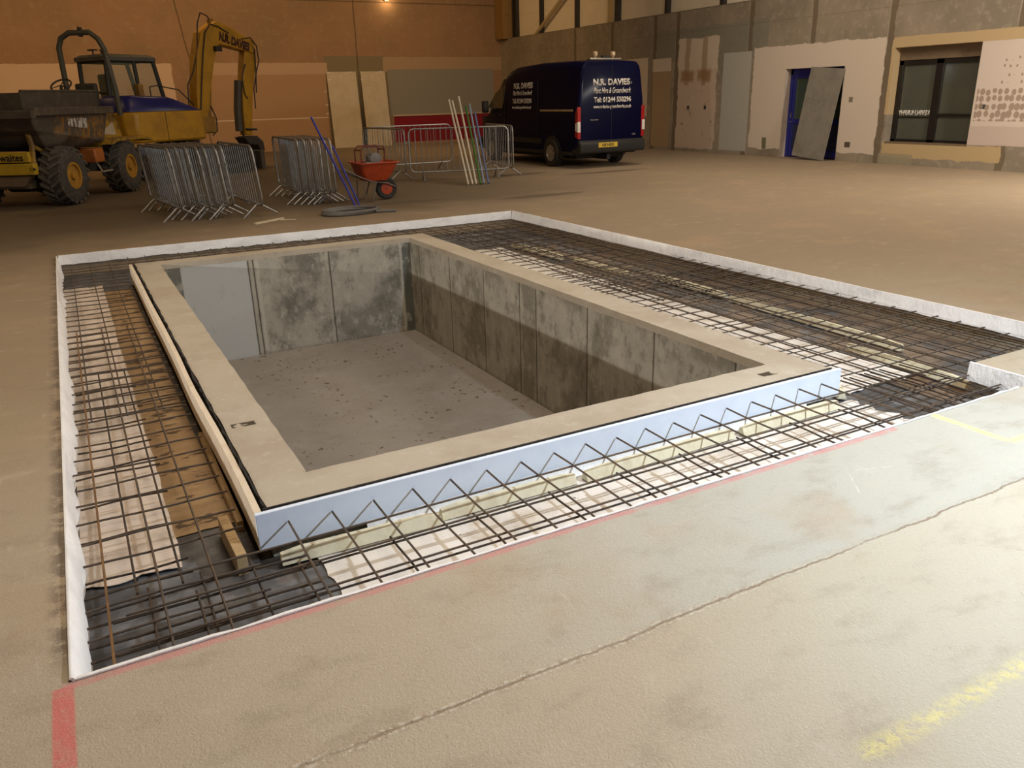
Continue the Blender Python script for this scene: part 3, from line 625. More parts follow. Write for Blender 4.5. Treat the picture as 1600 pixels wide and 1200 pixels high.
for (p0, p1, l) in (((6.70, 17.0), (8.78, 16.34), 'front right of the pen beside the van'), ((6.66, 17.15), (6.47, 19.3), 'left side of the pen beside the van'), ((8.95, 16.4), (9.35, 18.5), 'right side of the pen beside the van'), ((6.6, 19.45), (8.75, 19.4), 'back left of the pen beside the van')):
    barrier(p0, p1, 0, 'galvanised crowd barrier at the ' + l, 'crowd barriers forming the pen')
# ------------------------------------------------------------------ small things
def pole(p0, p1, r, mat, label, group=None, name='pole', cat='pole'):
    f = MB(); d = Vector(p1) - Vector(p0); f.tube([(0, 0, 0), tuple(d * .5), tuple(d)], r, 10); o = obj(name, f, mat); o.location = p0; return tag(o, label, cat, group)
cp = plain('cream_pipe', (.5, .46, .36), .5); gp = plain('green_pipe', (.03, .13, .02), .5); bp = plain('blue_pipe', (.09, .12, .24), .5); lb = plain('pale_blue_pipe', (.2, .25, .34), .5)
for (a, b, m_, l) in (((7.30, 15.34, .02), (7.75, 17.1, 1.68), cp, 'cream pipe leaning on the pen, leftmost of the bundle'), ((7.39, 15.32, .02), (7.83, 17.1, 1.66), cp, 'cream pipe leaning on the pen, second of the bundle'),
                      ((7.48, 15.33, .02), (8.0, 17.12, 1.74), cp, 'cream pipe leaning on the pen, tallest and third of the bundle'), ((7.56, 15.28, .02), (8.06, 16.9, 1.54), gp, 'dark green pipe leaning on the pen'),
                      ((7.66, 15.33, .02), (8.2, 17.0, 1.58), lb, 'pale blue pipe leaning on the pen'), ((7.75, 15.3, .02), (8.25, 16.85, 1.42), bp, 'darker blue pipe leaning on the pen, right of the bundle')):
    pole(a, b, .022, m_, l, 'pipes leaning on the pen')
bl = plain('bright_blue_pole', (.015, .02, .28), .45)
pole((4.27, 13.5, .02), (3.83, 14.1, 1.47), .018, bl, 'long bright blue pole leaning on the second barrier stack', name='blue_pole')
pole((4.36, 13.55, .02), (4.1, 13.93, 1.0), .016, bl, 'shorter blue pole beside the long one at the barrier stack', name='blue_pole')
rub = plain('grey_hose', (.13, .12, .11), .6)
f = MB(); pts = []
for k in range(46):
    a = k * .42; r_ = .42 + .03 * math.sin(k * .8); pts.append((3.95 + r_ * 1.15 * math.cos(a), 12.75 + r_ * .75 * math.sin(a), .025 + .016 * (k // 15)))
pts += [(4.3, 12.5, .03), (4.6, 12.42, .025)]
f.tube(pts, .022, 8); tag(obj('coiled_hose', f, rub), 'flat coil of grey hose on the floor before the second barrier stack', 'hose')
wp = plain('pale_timber', (.6, .5, .33), .7)
thin_box('timber_offcut', (2.36, 12.42), (2.86, 12.75), .05, .003, .03, wp, 'pale timber offcut on the floor in front of the left barrier stack', 'timber')
thin_box('timber_offcut', (2.78, 12.62), (3.0, 12.52), .035, .003, .02, wp, 'short pale timber scrap touching the longer offcut', 'timber')

# wheelbarrow
wbt = thing('wheelbarrow', 'orange wheelbarrow with one black wheel beside the barrier stack', 'wheelbarrow', (4.98, 14.2, 0), R(0))
org = plain('orange_paint', (.42, .055, .012), .5, dirt=(.25, .04, .015), scale=8); gt = plain('grey_tube', (.16, .13, .11), .5, .5); rubber = plain('black_rubber', (.022, .02, .018), .8, dirt=(.06, .05, .035))
f = MB(); 
def rr(x0, x1, y0, y1, z, r=.06):
    out = []
    for (cx, cy_2, a0) in ((x1 - r, y1 - r, 0), (x0 + r, y1 - r, 90), (x0 + r, y0 + r, 180), (x1 - r, y0 + r, 270)):
        for k in range(4): a = R(a0 + 30 * k); out.append((cx + r * math.cos(a), cy_2 + r * math.sin(a), z))
    return out
f.loft([rr(-.32, .1, -.2, .2, .36), rr(-.38, .18, -.26, .26, .48), rr(-.43, .27, -.33, .33, .665), rr(-.41, .25, -.31, .31, .665), rr(-.36, .16, -.25, .25, .49), rr(-.3, .08, -.18, .18, .38)]); obj('tray', f, org, wbt)
f = MB()
f.tube(rr(-.45, .29, -.35, .35, .67), .012, 6, closed=True); obj('tray_rim', f, org, wbt)
f = MB()
for s in (-1, 1): f.tube([(-.72, .26 * s, .6), (-.45, .24 * s, .45), (-.2, .2 * s, .345), (.1, .08 * s, .3), (.28, .05 * s, .22)], .014, 8)
obj('handles', f, gt, wbt)
for s in (-1, 1):
    f = MB(); f.tube([(-.35, .2 * s, .37), (-.36, .22 * s, .02), (-.22, .22 * s, .02), (-.12, .18 * s, .34)], .012, 8); obj('leg', f, gt, wbt)
f = MB(); f.lathe([(-.045, .11), (-.045, .17), (-.025, .198), (.025, .198), (.045, .17), (.045, .11)], 28, 'y', (.12, 0, .2), ring=True); wh = obj('wheel', f, rubber, wbt)
f = MB(); f.lathe([(-.05, .02), (-.04, .11), (.04, .11), (.05, .02)], 20, 'y', (.12, 0, .2)); obj('hub', f, org, wh)
f = MB(); f.tube([(.12, -.07, .2), (.12, .07, .2)], .012, 8); obj('axle', f, gt, wbt)
# cut-off saw standing in the tray
sw = thing('site_engine', 'grey engine with a dark red tube frame standing in the wheelbarrow', 'engine', (4.88, 14.2, .385))
rd = plain('dark_red_tube', (.12, .018, .012), .5); gm = plain('grey_casting', (.2, .19, .18), .6, .3)
f = MB()
for s in (-1, 1): f.tube([(-.26, .17 * s, .02), (-.26, .17 * s, .5), (-.2, .17 * s, .56), (.16, .17 * s, .56), (.18, .17 * s, .5), (.14, .17 * s, .05)], .012, 8)
f.tube([(-.26, -.17, .5), (-.26, .17, .5)], .012).tube([(.18, -.17, .5), (.18, .17, .5)], .012).tube([(-.26, -.17, .02), (.14, -.17, .05)], .012); obj('tube_frame', f, rd, sw)
f = MB(); f.box(-.16, .1, -.13, .13, .0, .3).box(-.1, .06, -.1, .1, .3, .4); obj('engine_block', f, gm, sw, bevel=.02)
f = MB(); f.lathe([(-.14, .05), (-.13, .1), (.13, .1), (.14, .05)], 20, 'y', (.02, 0, .35)); obj('fuel_tank', f, gm, sw)

# ------------------------------------------------------------------ boards leaning on the walls
def board(name, w_, h_, t_, loc, rot, mat, label):
    f = MB(); f.box(-w_ / 2, w_ / 2, -t_, 0, 0, h_); o = obj(name, f, mat, smooth=False, bevel=.003); o.location = loc; o.rotation_euler = rot; return tag(o, label, 'board')
wbm = M('white_board_mat', (.56, .47, .33), .75); wbm.mix((.42, .33, .21), wbm.noise(2, 5, .6).step(.4, .7) * .5); wbm.mix((.8, .75, .68), wbm.noise(3, 4, .7, stretch=(1, 1, 4)).step(.58, .66) * wbm.z.step(2.3, 2.5) * .8); wbm = wbm.done()
board('wall_board', 1.16, 2.8, .03, (10.02, WY - .3, .005), (R(-5.5), 0, 0), wbm, 'tall whitish board leaning on the back wall, with a scuffed top')
board('wall_board', 1.0, 2.8, .03, (11.28, WY - .3, .005), (R(-5.5), 0, 0), wbm, 'second tall whitish board on the back wall, next to the grey panel')
m = M('grey_sheet_mat', (.23, .205, .165), .7); m.mix((.16, .14, .11), m.noise(2.5, 6, .7).step(.42, .65) * .7); m.mix((.5, .45, .38), m.noise(5, 5, .75, off=(3, 3, 3)).step(.64, .69) * .7); gsh = m.done()
f = MB(); f.box(-.0, .02, -.52, .52, 0, 2.16); o = obj('cement_board', f, gsh, smooth=False, bevel=.003)
o.matrix_world = Matrix.Translation((16.72, 14.98, .05)) @ Matrix.Rotation(R(6.5), 4, 'Y') @ Matrix.Rotation(R(4.5), 4, 'X')
tag(o, 'tall grey cement board leaning across the blue door', 'board')

# ------------------------------------------------------------------ van
vc = Vector((12.02, 16.95, 0)); van = thing('panel_van', 'dark blue high roof panel van with white sign writing', 'van', tuple(vc))
paint = M('van_paint', (.0014, .0022, .024), .42, .0, .07); paint.b.inputs['Coat Weight'].default_value = .03; paint.b.inputs['Coat Roughness'].default_value = .15; paint.mix((.003, .003, .014), paint.noise(2, 4).step(.4, .7) * .5); paint = paint.done()
blk = plain('black_plastic', (.012, .012, .012), .6); vg = glass('van_glass', (.02, .025, .02), .85); wht = plain('sign_white', (.72, .68, .62), .5)
def vring(y, hw, zb, zt, ht, rr_=.09):
    # half section with straight lower side, leaning upper side, rounded shoulder and slightly crowned roof
    pts = [(hw - .05, zb), (hw - .01, zb + .08), (hw, .75), (hw - .005, 1.2), (hw - .03, min(1.6, zt - .35)), (ht + .02, zt - .22), (ht - .02, zt - .11), (ht - .09, zt - .035), (ht - .2, zt - .01), (0, zt)]
    for i in range(1, len(pts)):
        if pts[i][1] < pts[i - 1][1]: pts[i] = (pts[i][0], pts[i - 1][1] + .001)
    return [(x, y, z) for x, z in pts] + [(-x, y, z) for x, z in pts[-2::-1]]
f = MB()
prof = [(0, .955, .5, 2.42, .80), (.03, .985, .42, 2.47, .84), (.4, .99, .36, 2.5, .86), (2.0, .99, .36, 2.52, .86), (3.3, .99, .36, 2.47, .85), (3.75, .99, .36, 2.38, .83), (4.1, .985, .36, 2.2, .79), (4.45, .98, .36, 1.88, .80), (4.75, .97, .36, 1.5, .84), (4.95, .95, .36, 1.28, .86), (5.25, .9, .36, 1.14, .8), (5.4, .8, .4, .98, .7), (5.45, .7, .45, .8, .6)]
f.loft([vring(*p) for p in prof]); body = obj('body', f, paint, van, ang=30)
# wheel arches: dark liners
for y in (1.17, 4.45):
    for s in (-1, 1):
        f = MB(); pts = [(y + .43 * math.cos(R(a)), .34 + .43 * math.sin(R(a))) for a in range(-15, 196, 15)]
        f.prism(pts, s * .9, s * .998, 'x'); obj('wheel_arch', f, blk, van, smooth=False)
        f = MB(); f.lathe([(-.11, .2), (-.11, .3), (-.08, .34), (.08, .34), (.11, .31), (.11, .2), (.06, .19)], 32, 'x', (s * .94, y, .34), ring=True); wv = obj('wheel', f, rubber, van)
        f = MB(); f.lathe([(0, .21), (s * .045, .205), (s * .05, .19), (s * .02, .17)], 28, 'x', (s * 1.0, y, .34))
        for k in range(8):
            a = k * math.pi / 4; mt_ = Matrix.Translation((s * 1.035, y, .34)) @ Matrix.Rotation(a, 4, 'X'); f.box(-.012, .012, -.022, .022, .03, .19, mt_)
        f.lathe([(-.02, .06), (.025, .05)], 16, 'x', (s * 1.04, y, .34)); obj('rim', f, plain('alloy_rim', (.42, .38, .32), .4, .6), wv)
# rear: doors seam, bumper, lights, plate
f = MB(); f.box(-.004, .004, -.006, .01, .62, 2.36).box(-.86, .86, -.004, .01, .615, .63); obj('door_seam', f, blk, van, smooth=False)
f = MB(); f.prism([(-.09, .36), (-.11, .42), (-.11, .6), (-.03, .66), (.3, .66), (.3, .36)], -.97, .97, 'x'); obj('rear_bumper', f, blk, van, bevel=.03)
f = MB(); f.box(-.985, .985, .3, 5.2, .3, .4); obj('sill', f, blk, van, bevel=.02)
f = MB(); f.box(-1.0, -.985, 1.7, 4.0, .55, .68).box(.985, 1.0, 1.7, 4.0, .55, .68); obj('side_moulding', f, blk, van, bevel=.008)
f = MB(); f.box(-.7, .7, .5, 5.0, .2, .37).box(-.05, .05, .1, 1.2, .18, .3).box(-.85, .85, 1.1, 1.24, .28, .36); obj('underbody', f, blk, van)
rdl = plain('red_lens', (.35, .01, .012), .2); wl = plain('clear_lens', (.75, .7, .65), .2)
for s in (-1, 1):
    f = MB(); f.prism([(-.02, .7), (.11, .76), (.09, 1.3), (.03, 1.42), (-.02, 1.44)], s * .9, s * .997, 'x'); tl = obj('tail_light', f, rdl, van, bevel=.01)
    f = MB(); f.prism([(-.03, .86), (.09, .9), (.08, 1.06), (-.03, 1.1)], s * .92, s * 1.0, 'x'); obj('reversing_lens', f, wl, tl, smooth=False)
f = MB(); f.box(-.28, .28, -.125, -.108, .47, .585); pl_ = obj('number_plate', f, plain('yellow_plate', (.62, .42, .04), .5), van); pl_.location = (-.17, 0, .02)
text('plate_lettering', 'N8 NRD', .34, blk, pl_, (0, -.126, .527), (R(90), 0, 0), height=.075, bold=.01)
text('sign_lettering', 'N.R. DAVIES', 1.08, wht, van, (-.0, -.002, 1.99), (R(90), 0, 0), height=.15, bold=.04)
text('sign_lettering', 'LTD', .05, wht, van, (.58, -.002, 1.97), (R(90), R(-90), 0), height=.03, bold=.01)
text('sign_lettering', 'Plant Hire & Groundwork', 1.1, wht, van, (.02, -.002, 1.80), (R(90), 0, 0), height=.135, bold=.012, shear=.3)
text('sign_lettering', 'Tel: 01244 550296', 1.1, wht, van, (.03, -.002, 1.59), (R(90), 0, 0), height=.13, bold=.04)
text('sign_lettering', 'www.nrdavies-groundworks.co.uk', 1.12, wht, van, (.03, -.002, 1.42), (R(90), 0, 0), height=.11, bold=.015)
text('model_badge', 'TRANSIT', .26, plain('chrome_badge', (.5, .48, .45), .3, .8), van, (-.5, -.004, 1.13), (R(90), 0, 0), height=.028, bold=.01)
text('model_badge', '350', .1, plain('chrome_badge', ()), van, (.68, -.004, .76), (R(90), 0, 0), height=.04, bold=.01)
for s in (-1,):
    RT = (R(90), 0, R(-90)); X_ = -.987
    text('side_lettering', 'N.R. DAVIES', 1.02, wht, van, (X_ + .055, 2.72, 1.98), (R(85), 0, R(-90)), height=.15, bold=.04)
    text('side_lettering', 'Plant Hire & Groundwork', 1.04, wht, van, (X_ + .028, 2.72, 1.80), (R(85), 0, R(-90)), height=.12, bold=.02, shear=.3)
    text('side_lettering', 'Tel: 01244 550296', 1.04, wht, van, (X_ + .008, 2.72, 1.60), (R(85), 0, R(-90)), height=.13, bold=.04)
    text('side_lettering', 'www.nrdavies-groundworks.co.uk', 1.04, wht, van, (X_ - .008, 2.72, 1.43), (R(86), 0, R(-90)), height=.1, bold=.025)
f = MB(); f.box(-1.0, -.985, .2, 1.75, 1.34, 1.385); obj('door_rail', f, plain('rail_cream', (.5, .36, .2), .4), van, bevel=.003)
for s in (-1, 1):
    f = MB(); o1 = [(3.78, 1.42), (4.36, 1.42), (4.62, 1.45), (4.3, 1.82), (3.98, 2.0), (3.78, 2.02)]
    vs = [(s * (1.012 - (.055 if z > 1.7 else .005) - max(0, z - 1.7) * .28 + k * .014), y, z) for k in (0, 1) for y, z in o1]
    n = len(o1); f.add(vs, [tuple(range(n)), tuple(range(n, 2 * n))] + [(i, (i + 1) % n, n + (i + 1) % n, n + i) for i in range(n)]); obj('side_window', f, plain('cab_glass', (.09, .085, .045), .12), van, smooth=False)
    f = MB(); f.box(s * .995, s * 1.18, 4.62, 4.74, 1.3, 1.62); mi = obj('wing_mirror', f, blk, van, bevel=.03)
    f = MB(); f.box(s * 1.02, s * 1.15, 4.61, 4.622, 1.36, 1.58); obj('mirror_glass', f, plain('mirror_silver', (.5, .5, .5), .1, .9), mi, smooth=False)
    f = MB(); f.box(s * .993, s * 1.005, 3.68, 3.7, .6, 2.05); obj('door_seam', f, blk, van, smooth=False)
    f = MB(); f.box(s * .993, s * 1.004, 1.85, 1.865, .5, 2.1); obj('door_seam', f, blk, van, smooth=False)
    f = MB(); f.box(s * .985, s * 1.01, 3.82, 4.0, 1.24, 1.28); obj('door_handle', f, blk, van, bevel=.006)
f = MB(); f.add([(-.72, 4.15, 2.15), (.72, 4.15, 2.15), (.78, 4.93, 1.31), (-.78, 4.93, 1.31), (-.72, 4.17, 2.19), (.72, 4.17, 2.19), (.78, 4.96, 1.34), (-.78, 4.96, 1.34)], [(0, 1, 2, 3), (4, 5, 6, 7), (0, 1, 5, 4), (1, 2, 6, 5), (2, 3, 7, 6), (3, 0, 4, 7)]); obj('windscreen', f, vg, van, smooth=False)
f = MB(); f.box(-.95, .95, 5.2, 5.5, .36, .62); obj('front_bumper', f, blk, van, bevel=.05)
f = MB(); f.box(-.42, .5, .32, .5, 2.5, 2.545); lbm = plain('bar_metal', (.4, .36, .3), .35, .7); bb = obj('beacon_bar', f, lbm, van, bevel=.01)
for x in (-.22, .3):
    f = MB(); f.lathe([(2.545, .03), (2.575, .03), (2.58, .06), (2.65, .075), (2.69, .06), (2.7, .02)], 16, 'z', (x, .41, 0)); obj('beacon', f, plain('beacon_glass', (.6, .45, .3), .15, .5), bb)
f = MB(); f.box(-.02, .18, .37, .45, 2.545, 2.6); obj('speaker_box', f, blk, bb)
f = MB(); f.box(.4, .5, -.01, 0, .55, .56)

# ------------------------------------------------------------------ site dumper
dm = thing('site_dumper', 'yellow site dumper with a large dirty skip and folding roll bar', 'dumper', (0.0, 17.1, 0), math.atan2(.86, .51))
m = M('dirty_yellow', (.42, .24, .02), .6); m.mix((.12, .065, .025), m.noise(3, 6, .75).step(.42, .6) * .85); m.mix((.05, .04, .03), m.noise(6, 5, .7, off=(4, 4, 4)).step(.55, .65) * .7); dy = m.done()
m = M('skip_steel', (.085, .065, .045), .75, .0); m.mix((.2, .16, .11), m.noise(3, 6, .75).step(.5, .68) * .6); m.mix((.3, .14, .02), m.rect(m.x, m.z, .25, 1.95, 1.15, 1.58, .09, .04) * m.noise(4, 5, .75, stretch=(2, 1, 1)).step(.44, .56) * .85)
m.mix((.24, .2, .15), m.rect(m.x, m.z, -.1, .7, 1.08, 1.3, .1, .06) * .7); m.bump(m.noise(8, 5, .7), .5, .02); sk = m.done()
yl = plain('clean_yellow', (.5, .32, .02), .5, dirt=(.25, .16, .03)); bkp = plain('dirty_black', (.03, .026, .02), .7, dirt=(.07, .055, .035)); tyre = plain('dusty_tyre', (.05, .044, .036), .85, dirt=(.13, .11, .085), scale=12)
f = MB()   # skip: tapered tub, higher at the back
def sring(x0, x1, y0, y1, z0, z1): return [(x0, y0, z0), (x1, y0, z1), (x1, y1, z1), (x0, y1, z0)]
f.loft([sring(.45, 1.45, .5, 1.6, .98, .95), sring(-.3, 1.95, .18, 1.92, 1.36, 1.08), sring(-.5, 2.1, .1, 2.0, 1.6, 1.6)]); skip = obj('skip', f, sk, dm, smooth=False, bevel=.02)
lipm = plain('lip_steel', (.14, .115, .085), .7, dirt=(.05, .04, .03))
f = MB(); f.box(-.45, 2.25, .02, .12, 1.6, 1.74).box(-.45, 2.25, 1.98, 2.08, 1.6, 1.74).box(2.15, 2.25, .12, 1.98, 1.6, 1.74); f.box(-.58, -.45, .02, 2.08, 1.56, 1.7); obj('skip_lip', f, plain('skip_edge_steel', (.07, .05, .035), .75, dirt=(.15, .12, .08)), skip, smooth=False, bevel=.012)
f = MB(); f.box(-.3, 2.15, .28, .34, 1.7, 2.0).box(-.3, 2.15, 1.76, 1.82, 1.7, 2.0).box(2.1, 2.16, .34, 1.76, 1.7, 2.0).box(-.36, -.3, .28, 1.82, 1.7, 1.99).tube([(-.3, .3, 2.01), (2.15, .3, 2.03)], .03, 6); obj('skip_extension', f, plain('skip_inner_steel', (.06, .045, .03), .8, dirt=(.11, .09, .06)), skip, smooth=False)
m = M('scraped_white', (.6, .56, .5), .6); m.mix((.12, .09, .06), m.noise(9, 4, .7, stretch=(2, 1, .6)).step(.48, .54)); 
f = MB(); f.add([(.68, .135, 1.40), (1.32, .135, 1.34), (1.32, .118, 1.53), (.68, .118, 1.56), (.68, .142, 1.40), (1.32, .142, 1.34), (1.32, .125, 1.53), (.68, .125, 1.56)], [(0, 1, 2, 3), (4, 5, 6, 7), (0, 1, 5, 4), (1, 2, 6, 5), (2, 3, 7, 6), (3, 0, 4, 7)]); obj('worn_sticker', f, m.done(), skip, smooth=False)
for xl, nm in ((.36, 'front'), (2.55, 'rear')):
    for y0, s in ((.0, 1), (1.66, 1)):
        c_ = (xl, y0 + .21, .535)
        f = MB(); f.lathe([(-.2, .25), (-.21, .33), (-.2, .42), (-.165, .49), (.165, .49), (.2, .42), (.21, .33), (.2, .25)], 40, 'y', c_, ring=True); wv = obj('wheel', f, tyre, dm)
        f = MB()
        for k in range(20):
            for sd in (-1, 1):
                a0 = 2 * math.pi * (k + (.5 if sd > 0 else 0)) / 20
                P = []
                for (yy, da) in ((0, 0), (.2, -.24)):
                    for r_ in (.48, .535 - (.02 if yy else 0)):
                        for w_ in (-.03, .03):
                            a = a0 + da + w_ / .5; P.append((c_[0] + r_ * math.cos(a), c_[1] + sd * yy, c_[2] + r_ * math.sin(a)))
                f.add(P, [(0, 1, 3, 2), (4, 6, 7, 5), (0, 4, 5, 1), (2, 3, 7, 6), (0, 2, 6, 4), (1, 5, 7, 3)])
        obj('tread', f, plain('tread_rubber', (.085, .075, .06), .85, dirt=(.17, .145, .11), scale=12), wv, smooth=False)
        f = MB(); f.lathe([(-.19, .2), (-.195, .245), (-.14, .25), (.14, .25), (.195, .245), (.19, .2)], 28, 'y', c_, ring=True); f.lathe([(-.15, .0), (-.15, .21), (.15, .21), (.15, .0)], 28, 'y', c_); f.lathe([(-.2, .01), (-.2, .08), (.2, .08), (.2, .01)], 16, 'y', c_); obj('rim', f, plain('yellow_rim', (.4, .2, .02), .6, dirt=(.2, .1, .03)), wv)
f = MB(); f.tube([(.36, .2, .53), (.36, 1.9, .53)], .09, 10); f.tube([(2.55, .2, .53), (2.55, 1.9, .53)], .09, 10); f.box(-.05, 1.6, .55, 1.5, .5, .85).box(1.6, 3.0, .5, 1.55, .5, .9); f.lathe([(-.25, .1), (-.2, .25), (.2, .25), (.25, .1)], 20, 'y', (.36, 1.05, .5)); obj('chassis', f, bkp, dm, smooth=False)
f = MB(); f.box(-.24, -.16, .45, 1.65, .82, 1.0); pnl = obj('front_plate', f, yl, dm, bevel=.01)
text('plate_lettering', 'Thwaites', .62, plain('black_lettering', (.012, .01, .01), .6), pnl, (-.243, .86, .905), (R(90), 0, R(-90)), height=.13, bold=.02)
f = MB(); f.box(-.26, -.12, .38, 1.72, .6, .8); obj('front_bumper', f, yl, dm, bevel=.015)
f = MB(); f.prism([(.5, .58), (.65, .4), (1.45, .4), (1.6, .58)], -.2, -.05, 'x'); f.box(-.1, .3, .6, 1.5, .35, .6); obj('front_axle_guard', f, plain('muddy_steel', (.16, .11, .06), .8), dm, smooth=False)
f = MB(); f.tube([(-.2, .42, 1.52), (-.1, .43, 1.1), (-.17, .44, .62)], .05, 6).tube([(-.1, .43, 1.1), (.35, .5, .95)], .04, 6); obj('skip_bracket', f, dy, dm)
f = MB(); f.lathe([(-.02, .02), (-.02, .045), (.02, .045), (.02, .02)], 14, 'x', (-.24, .42, .7)); obj('tie_ring', f, bkp, dm)
# rear body
f = MB(); f.prism([(2.05, .95), (2.05, 1.55), (2.3, 1.62), (3.0, 1.62), (3.2, 1.15), (3.2, .9)], .42, 1.6, 'y'); hood = obj('engine_hood', f, dy, dm, bevel=.03)
f = MB(); f.prism([(2.25, 1.2), (2.9, 1.16), (2.84, 1.42)], .408, .42, 'y'); obj('white_sticker', f, plain('dirty_white', (.5, .42, .3), .7), hood, smooth=False)
f = MB(); f.prism([(1.9, 1.0), (2.0, 1.12), (3.3, 1.12), (3.65, 1.05), (3.65, 1.0), (3.25, 1.05), (2.1, 1.05)], -.02, .45, 'y').prism([(1.9, 1.0), (2.0, 1.12), (3.3, 1.12), (3.5, 1.05), (3.2, 1.05), (2.1, 1.05)], 1.6, 2.1, 'y'); obj('mudguard', f, dy, dm, bevel=.01)
f = MB(); f.box(1.45, 1.8, .15, .5, .68, .95); obj('step_box', f, plain('orange_box', (.4, .12, .02), .6), dm, bevel=.03)
f = MB(); f.tube([(1.6, .15, .5), (2.0, .15, .5)], .02, 6).tube([(1.6, .15, .5), (1.6, .3, .8)], .02, 6); obj('foot_step', f, plain('grey_step', (.3, .27, .22), .6), dm)
f = MB(); f.tube([(2.95, .26, 1.55), (2.93, .26, 2.05), (2.9, .33, 2.85), (2.9, .42, 3.05), (2.9, .58, 3.18), (2.9, 1.02, 3.18), (2.9, 1.2, 3.08), (2.9, 1.28, 2.9), (2.93, 1.3, 2.1), (2.95, 1.3, 1.5)], .055, 10); obj('roll_bar', f, plain('grey_green_steel', (.085, .08, .055), .6, dirt=(.04, .035, .025)), dm)
f = MB(); f.tube([(2.9, .8, 3.24), (2.9, .8, 3.3)], .012, 6); f.box(2.86, 2.94, .74, .8, 3.1, 3.28); obj('bar_bracket', f, bkp, dm)
f = MB(); cs = (2.25, 1.02, 2.16); mt_ = Matrix.Translation(cs) @ Matrix.Rotation(R(-35), 4, 'Y'); pts = [mt_ @ Vector((.2 * math.cos(a * .3927), .2 * math.sin(a * .3927), 0)) for a in range(16)]
f.tube(pts, .018, 8, closed=True)
for a in (0, 2.1, 4.2): f.tube([mt_ @ Vector((0, 0, 0)), mt_ @ Vector((.2 * math.cos(a), .2 * math.sin(a), 0))], .01, 6)
f.tube([mt_ @ Vector((0, 0, 0)), (2.1, 1.02, 1.6)], .03, 8); obj('steering_wheel', f, bkp, dm)
f = MB(); f.box(2.45, 2.85, .62, 1.05, 1.62, 1.78).box(2.78, 2.9, .6, 1.05, 1.75, 2.2); obj('seat', f, bkp, dm, bevel=.04)

# ------------------------------------------------------------------ excavator
ex = thing('mini_excavator', 'yellow excavator with dark cab and raised lettered boom', 'excavator', (2.75, 23.2, 0), .55); ex.scale = (1.055,) * 3
ey = plain('excavator_yellow', (.47, .245, .012), .45, dirt=(.26, .125, .015), scale=3); eb = plain('excavator_blue', (.012, .014, .13), .35, dirt=(.01, .012, .07)); bk = plain('cab_black', (.018, .018, .016), .5)
rust = plain('rusty_yellow', (.3, .16, .02), .6, dirt=(.1, .05, .02), scale=4)
for s in (-1, 1):     # tracks
    f = MB(); pts = [(-1.1 + .32 * math.cos(R(a)), .33 + .32 * math.sin(R(a))) for a in range(90, 271, 20)] + [(1.1 + .32 * math.cos(R(a)), .33 + .32 * math.sin(R(a))) for a in range(-90, 91, 20)]
    f.prism(pts, s * .7, s * 1.1, 'y')
    for k in range(24): x = -1.2 + k * .1; f.box(x, x + .05, s * .7, s * 1.1, .0, .02).box(x, x + .05, s * .7, s * 1.1, .64, .67)
    obj('track', f, rubber, ex, smooth=False)
f = MB(); f.box(-.8, .8, -.7, .7, .3, .7); f.lathe([(.7, .5), (.88, .5)], 28, 'z'); obj('undercarriage', f, bkp, ex, smooth=False)
f = MB(); f.box(1.55, 1.68, -1.15, 1.15, .03, .5).box(1.2, 1.6, -.5, -.35, .25, .38).box(1.2, 1.6, .35, .5, .25, .38); obj('dozer_blade', f, plain('dark_blade', (.07, .06, .045), .7), ex, bevel=.02)
f = MB(); f.prism([(-2.0, .9), (-2.05, -.9), (-1.85, -1.1), (-.1, -1.1), (.08, -.95), (.12, -.3), (.55, -.3), (.55, .1), (.3, .2), (.2, 1.0), (0, 1.08), (-1.85, 1.08)], .86, 1.52, 'z'); obj('house', f, ey, ex, bevel=.05)
f = MB(); f.box(-1.1, -1.09, -1.106, -1.098, .9, 1.5); obj('panel_seam', f, bk, ex, smooth=False)
f = MB()
f.loft([[(-2.03, -.9, 1.52), (-1.85, -1.08, 1.52), (-.12, -1.08, 1.52), (.07, -.94, 1.52), (.1, -.3, 1.52), (-2.03, -.1, 1.52)], [(-1.98, -.88, 1.8), (-1.82, -1.02, 1.8), (-.75, -1.02, 1.77), (-.12, -.9, 1.58), (-.1, -.3, 1.58), (-1.98, -.12, 1.8)], [(-1.88, -.8, 1.86), (-1.75, -.94, 1.86), (-.9, -.94, 1.83), (-.35, -.84, 1.68), (-.35, -.32, 1.68), (-1.88, -.15, 1.86)]])
obj('bonnet', f, eb, ex, ang=50)
CSH = -.5
_mb = MB
class MBS(MB):
    def add(s, vs, fs): return MB.add(s, [(v[0] + CSH, v[1], v[2]) for v in vs], fs)
f = MBS(); f.box(-1.15, .45, .0, 1.0, 1.52, 1.62); obj('cab_floor', f, bk, ex)
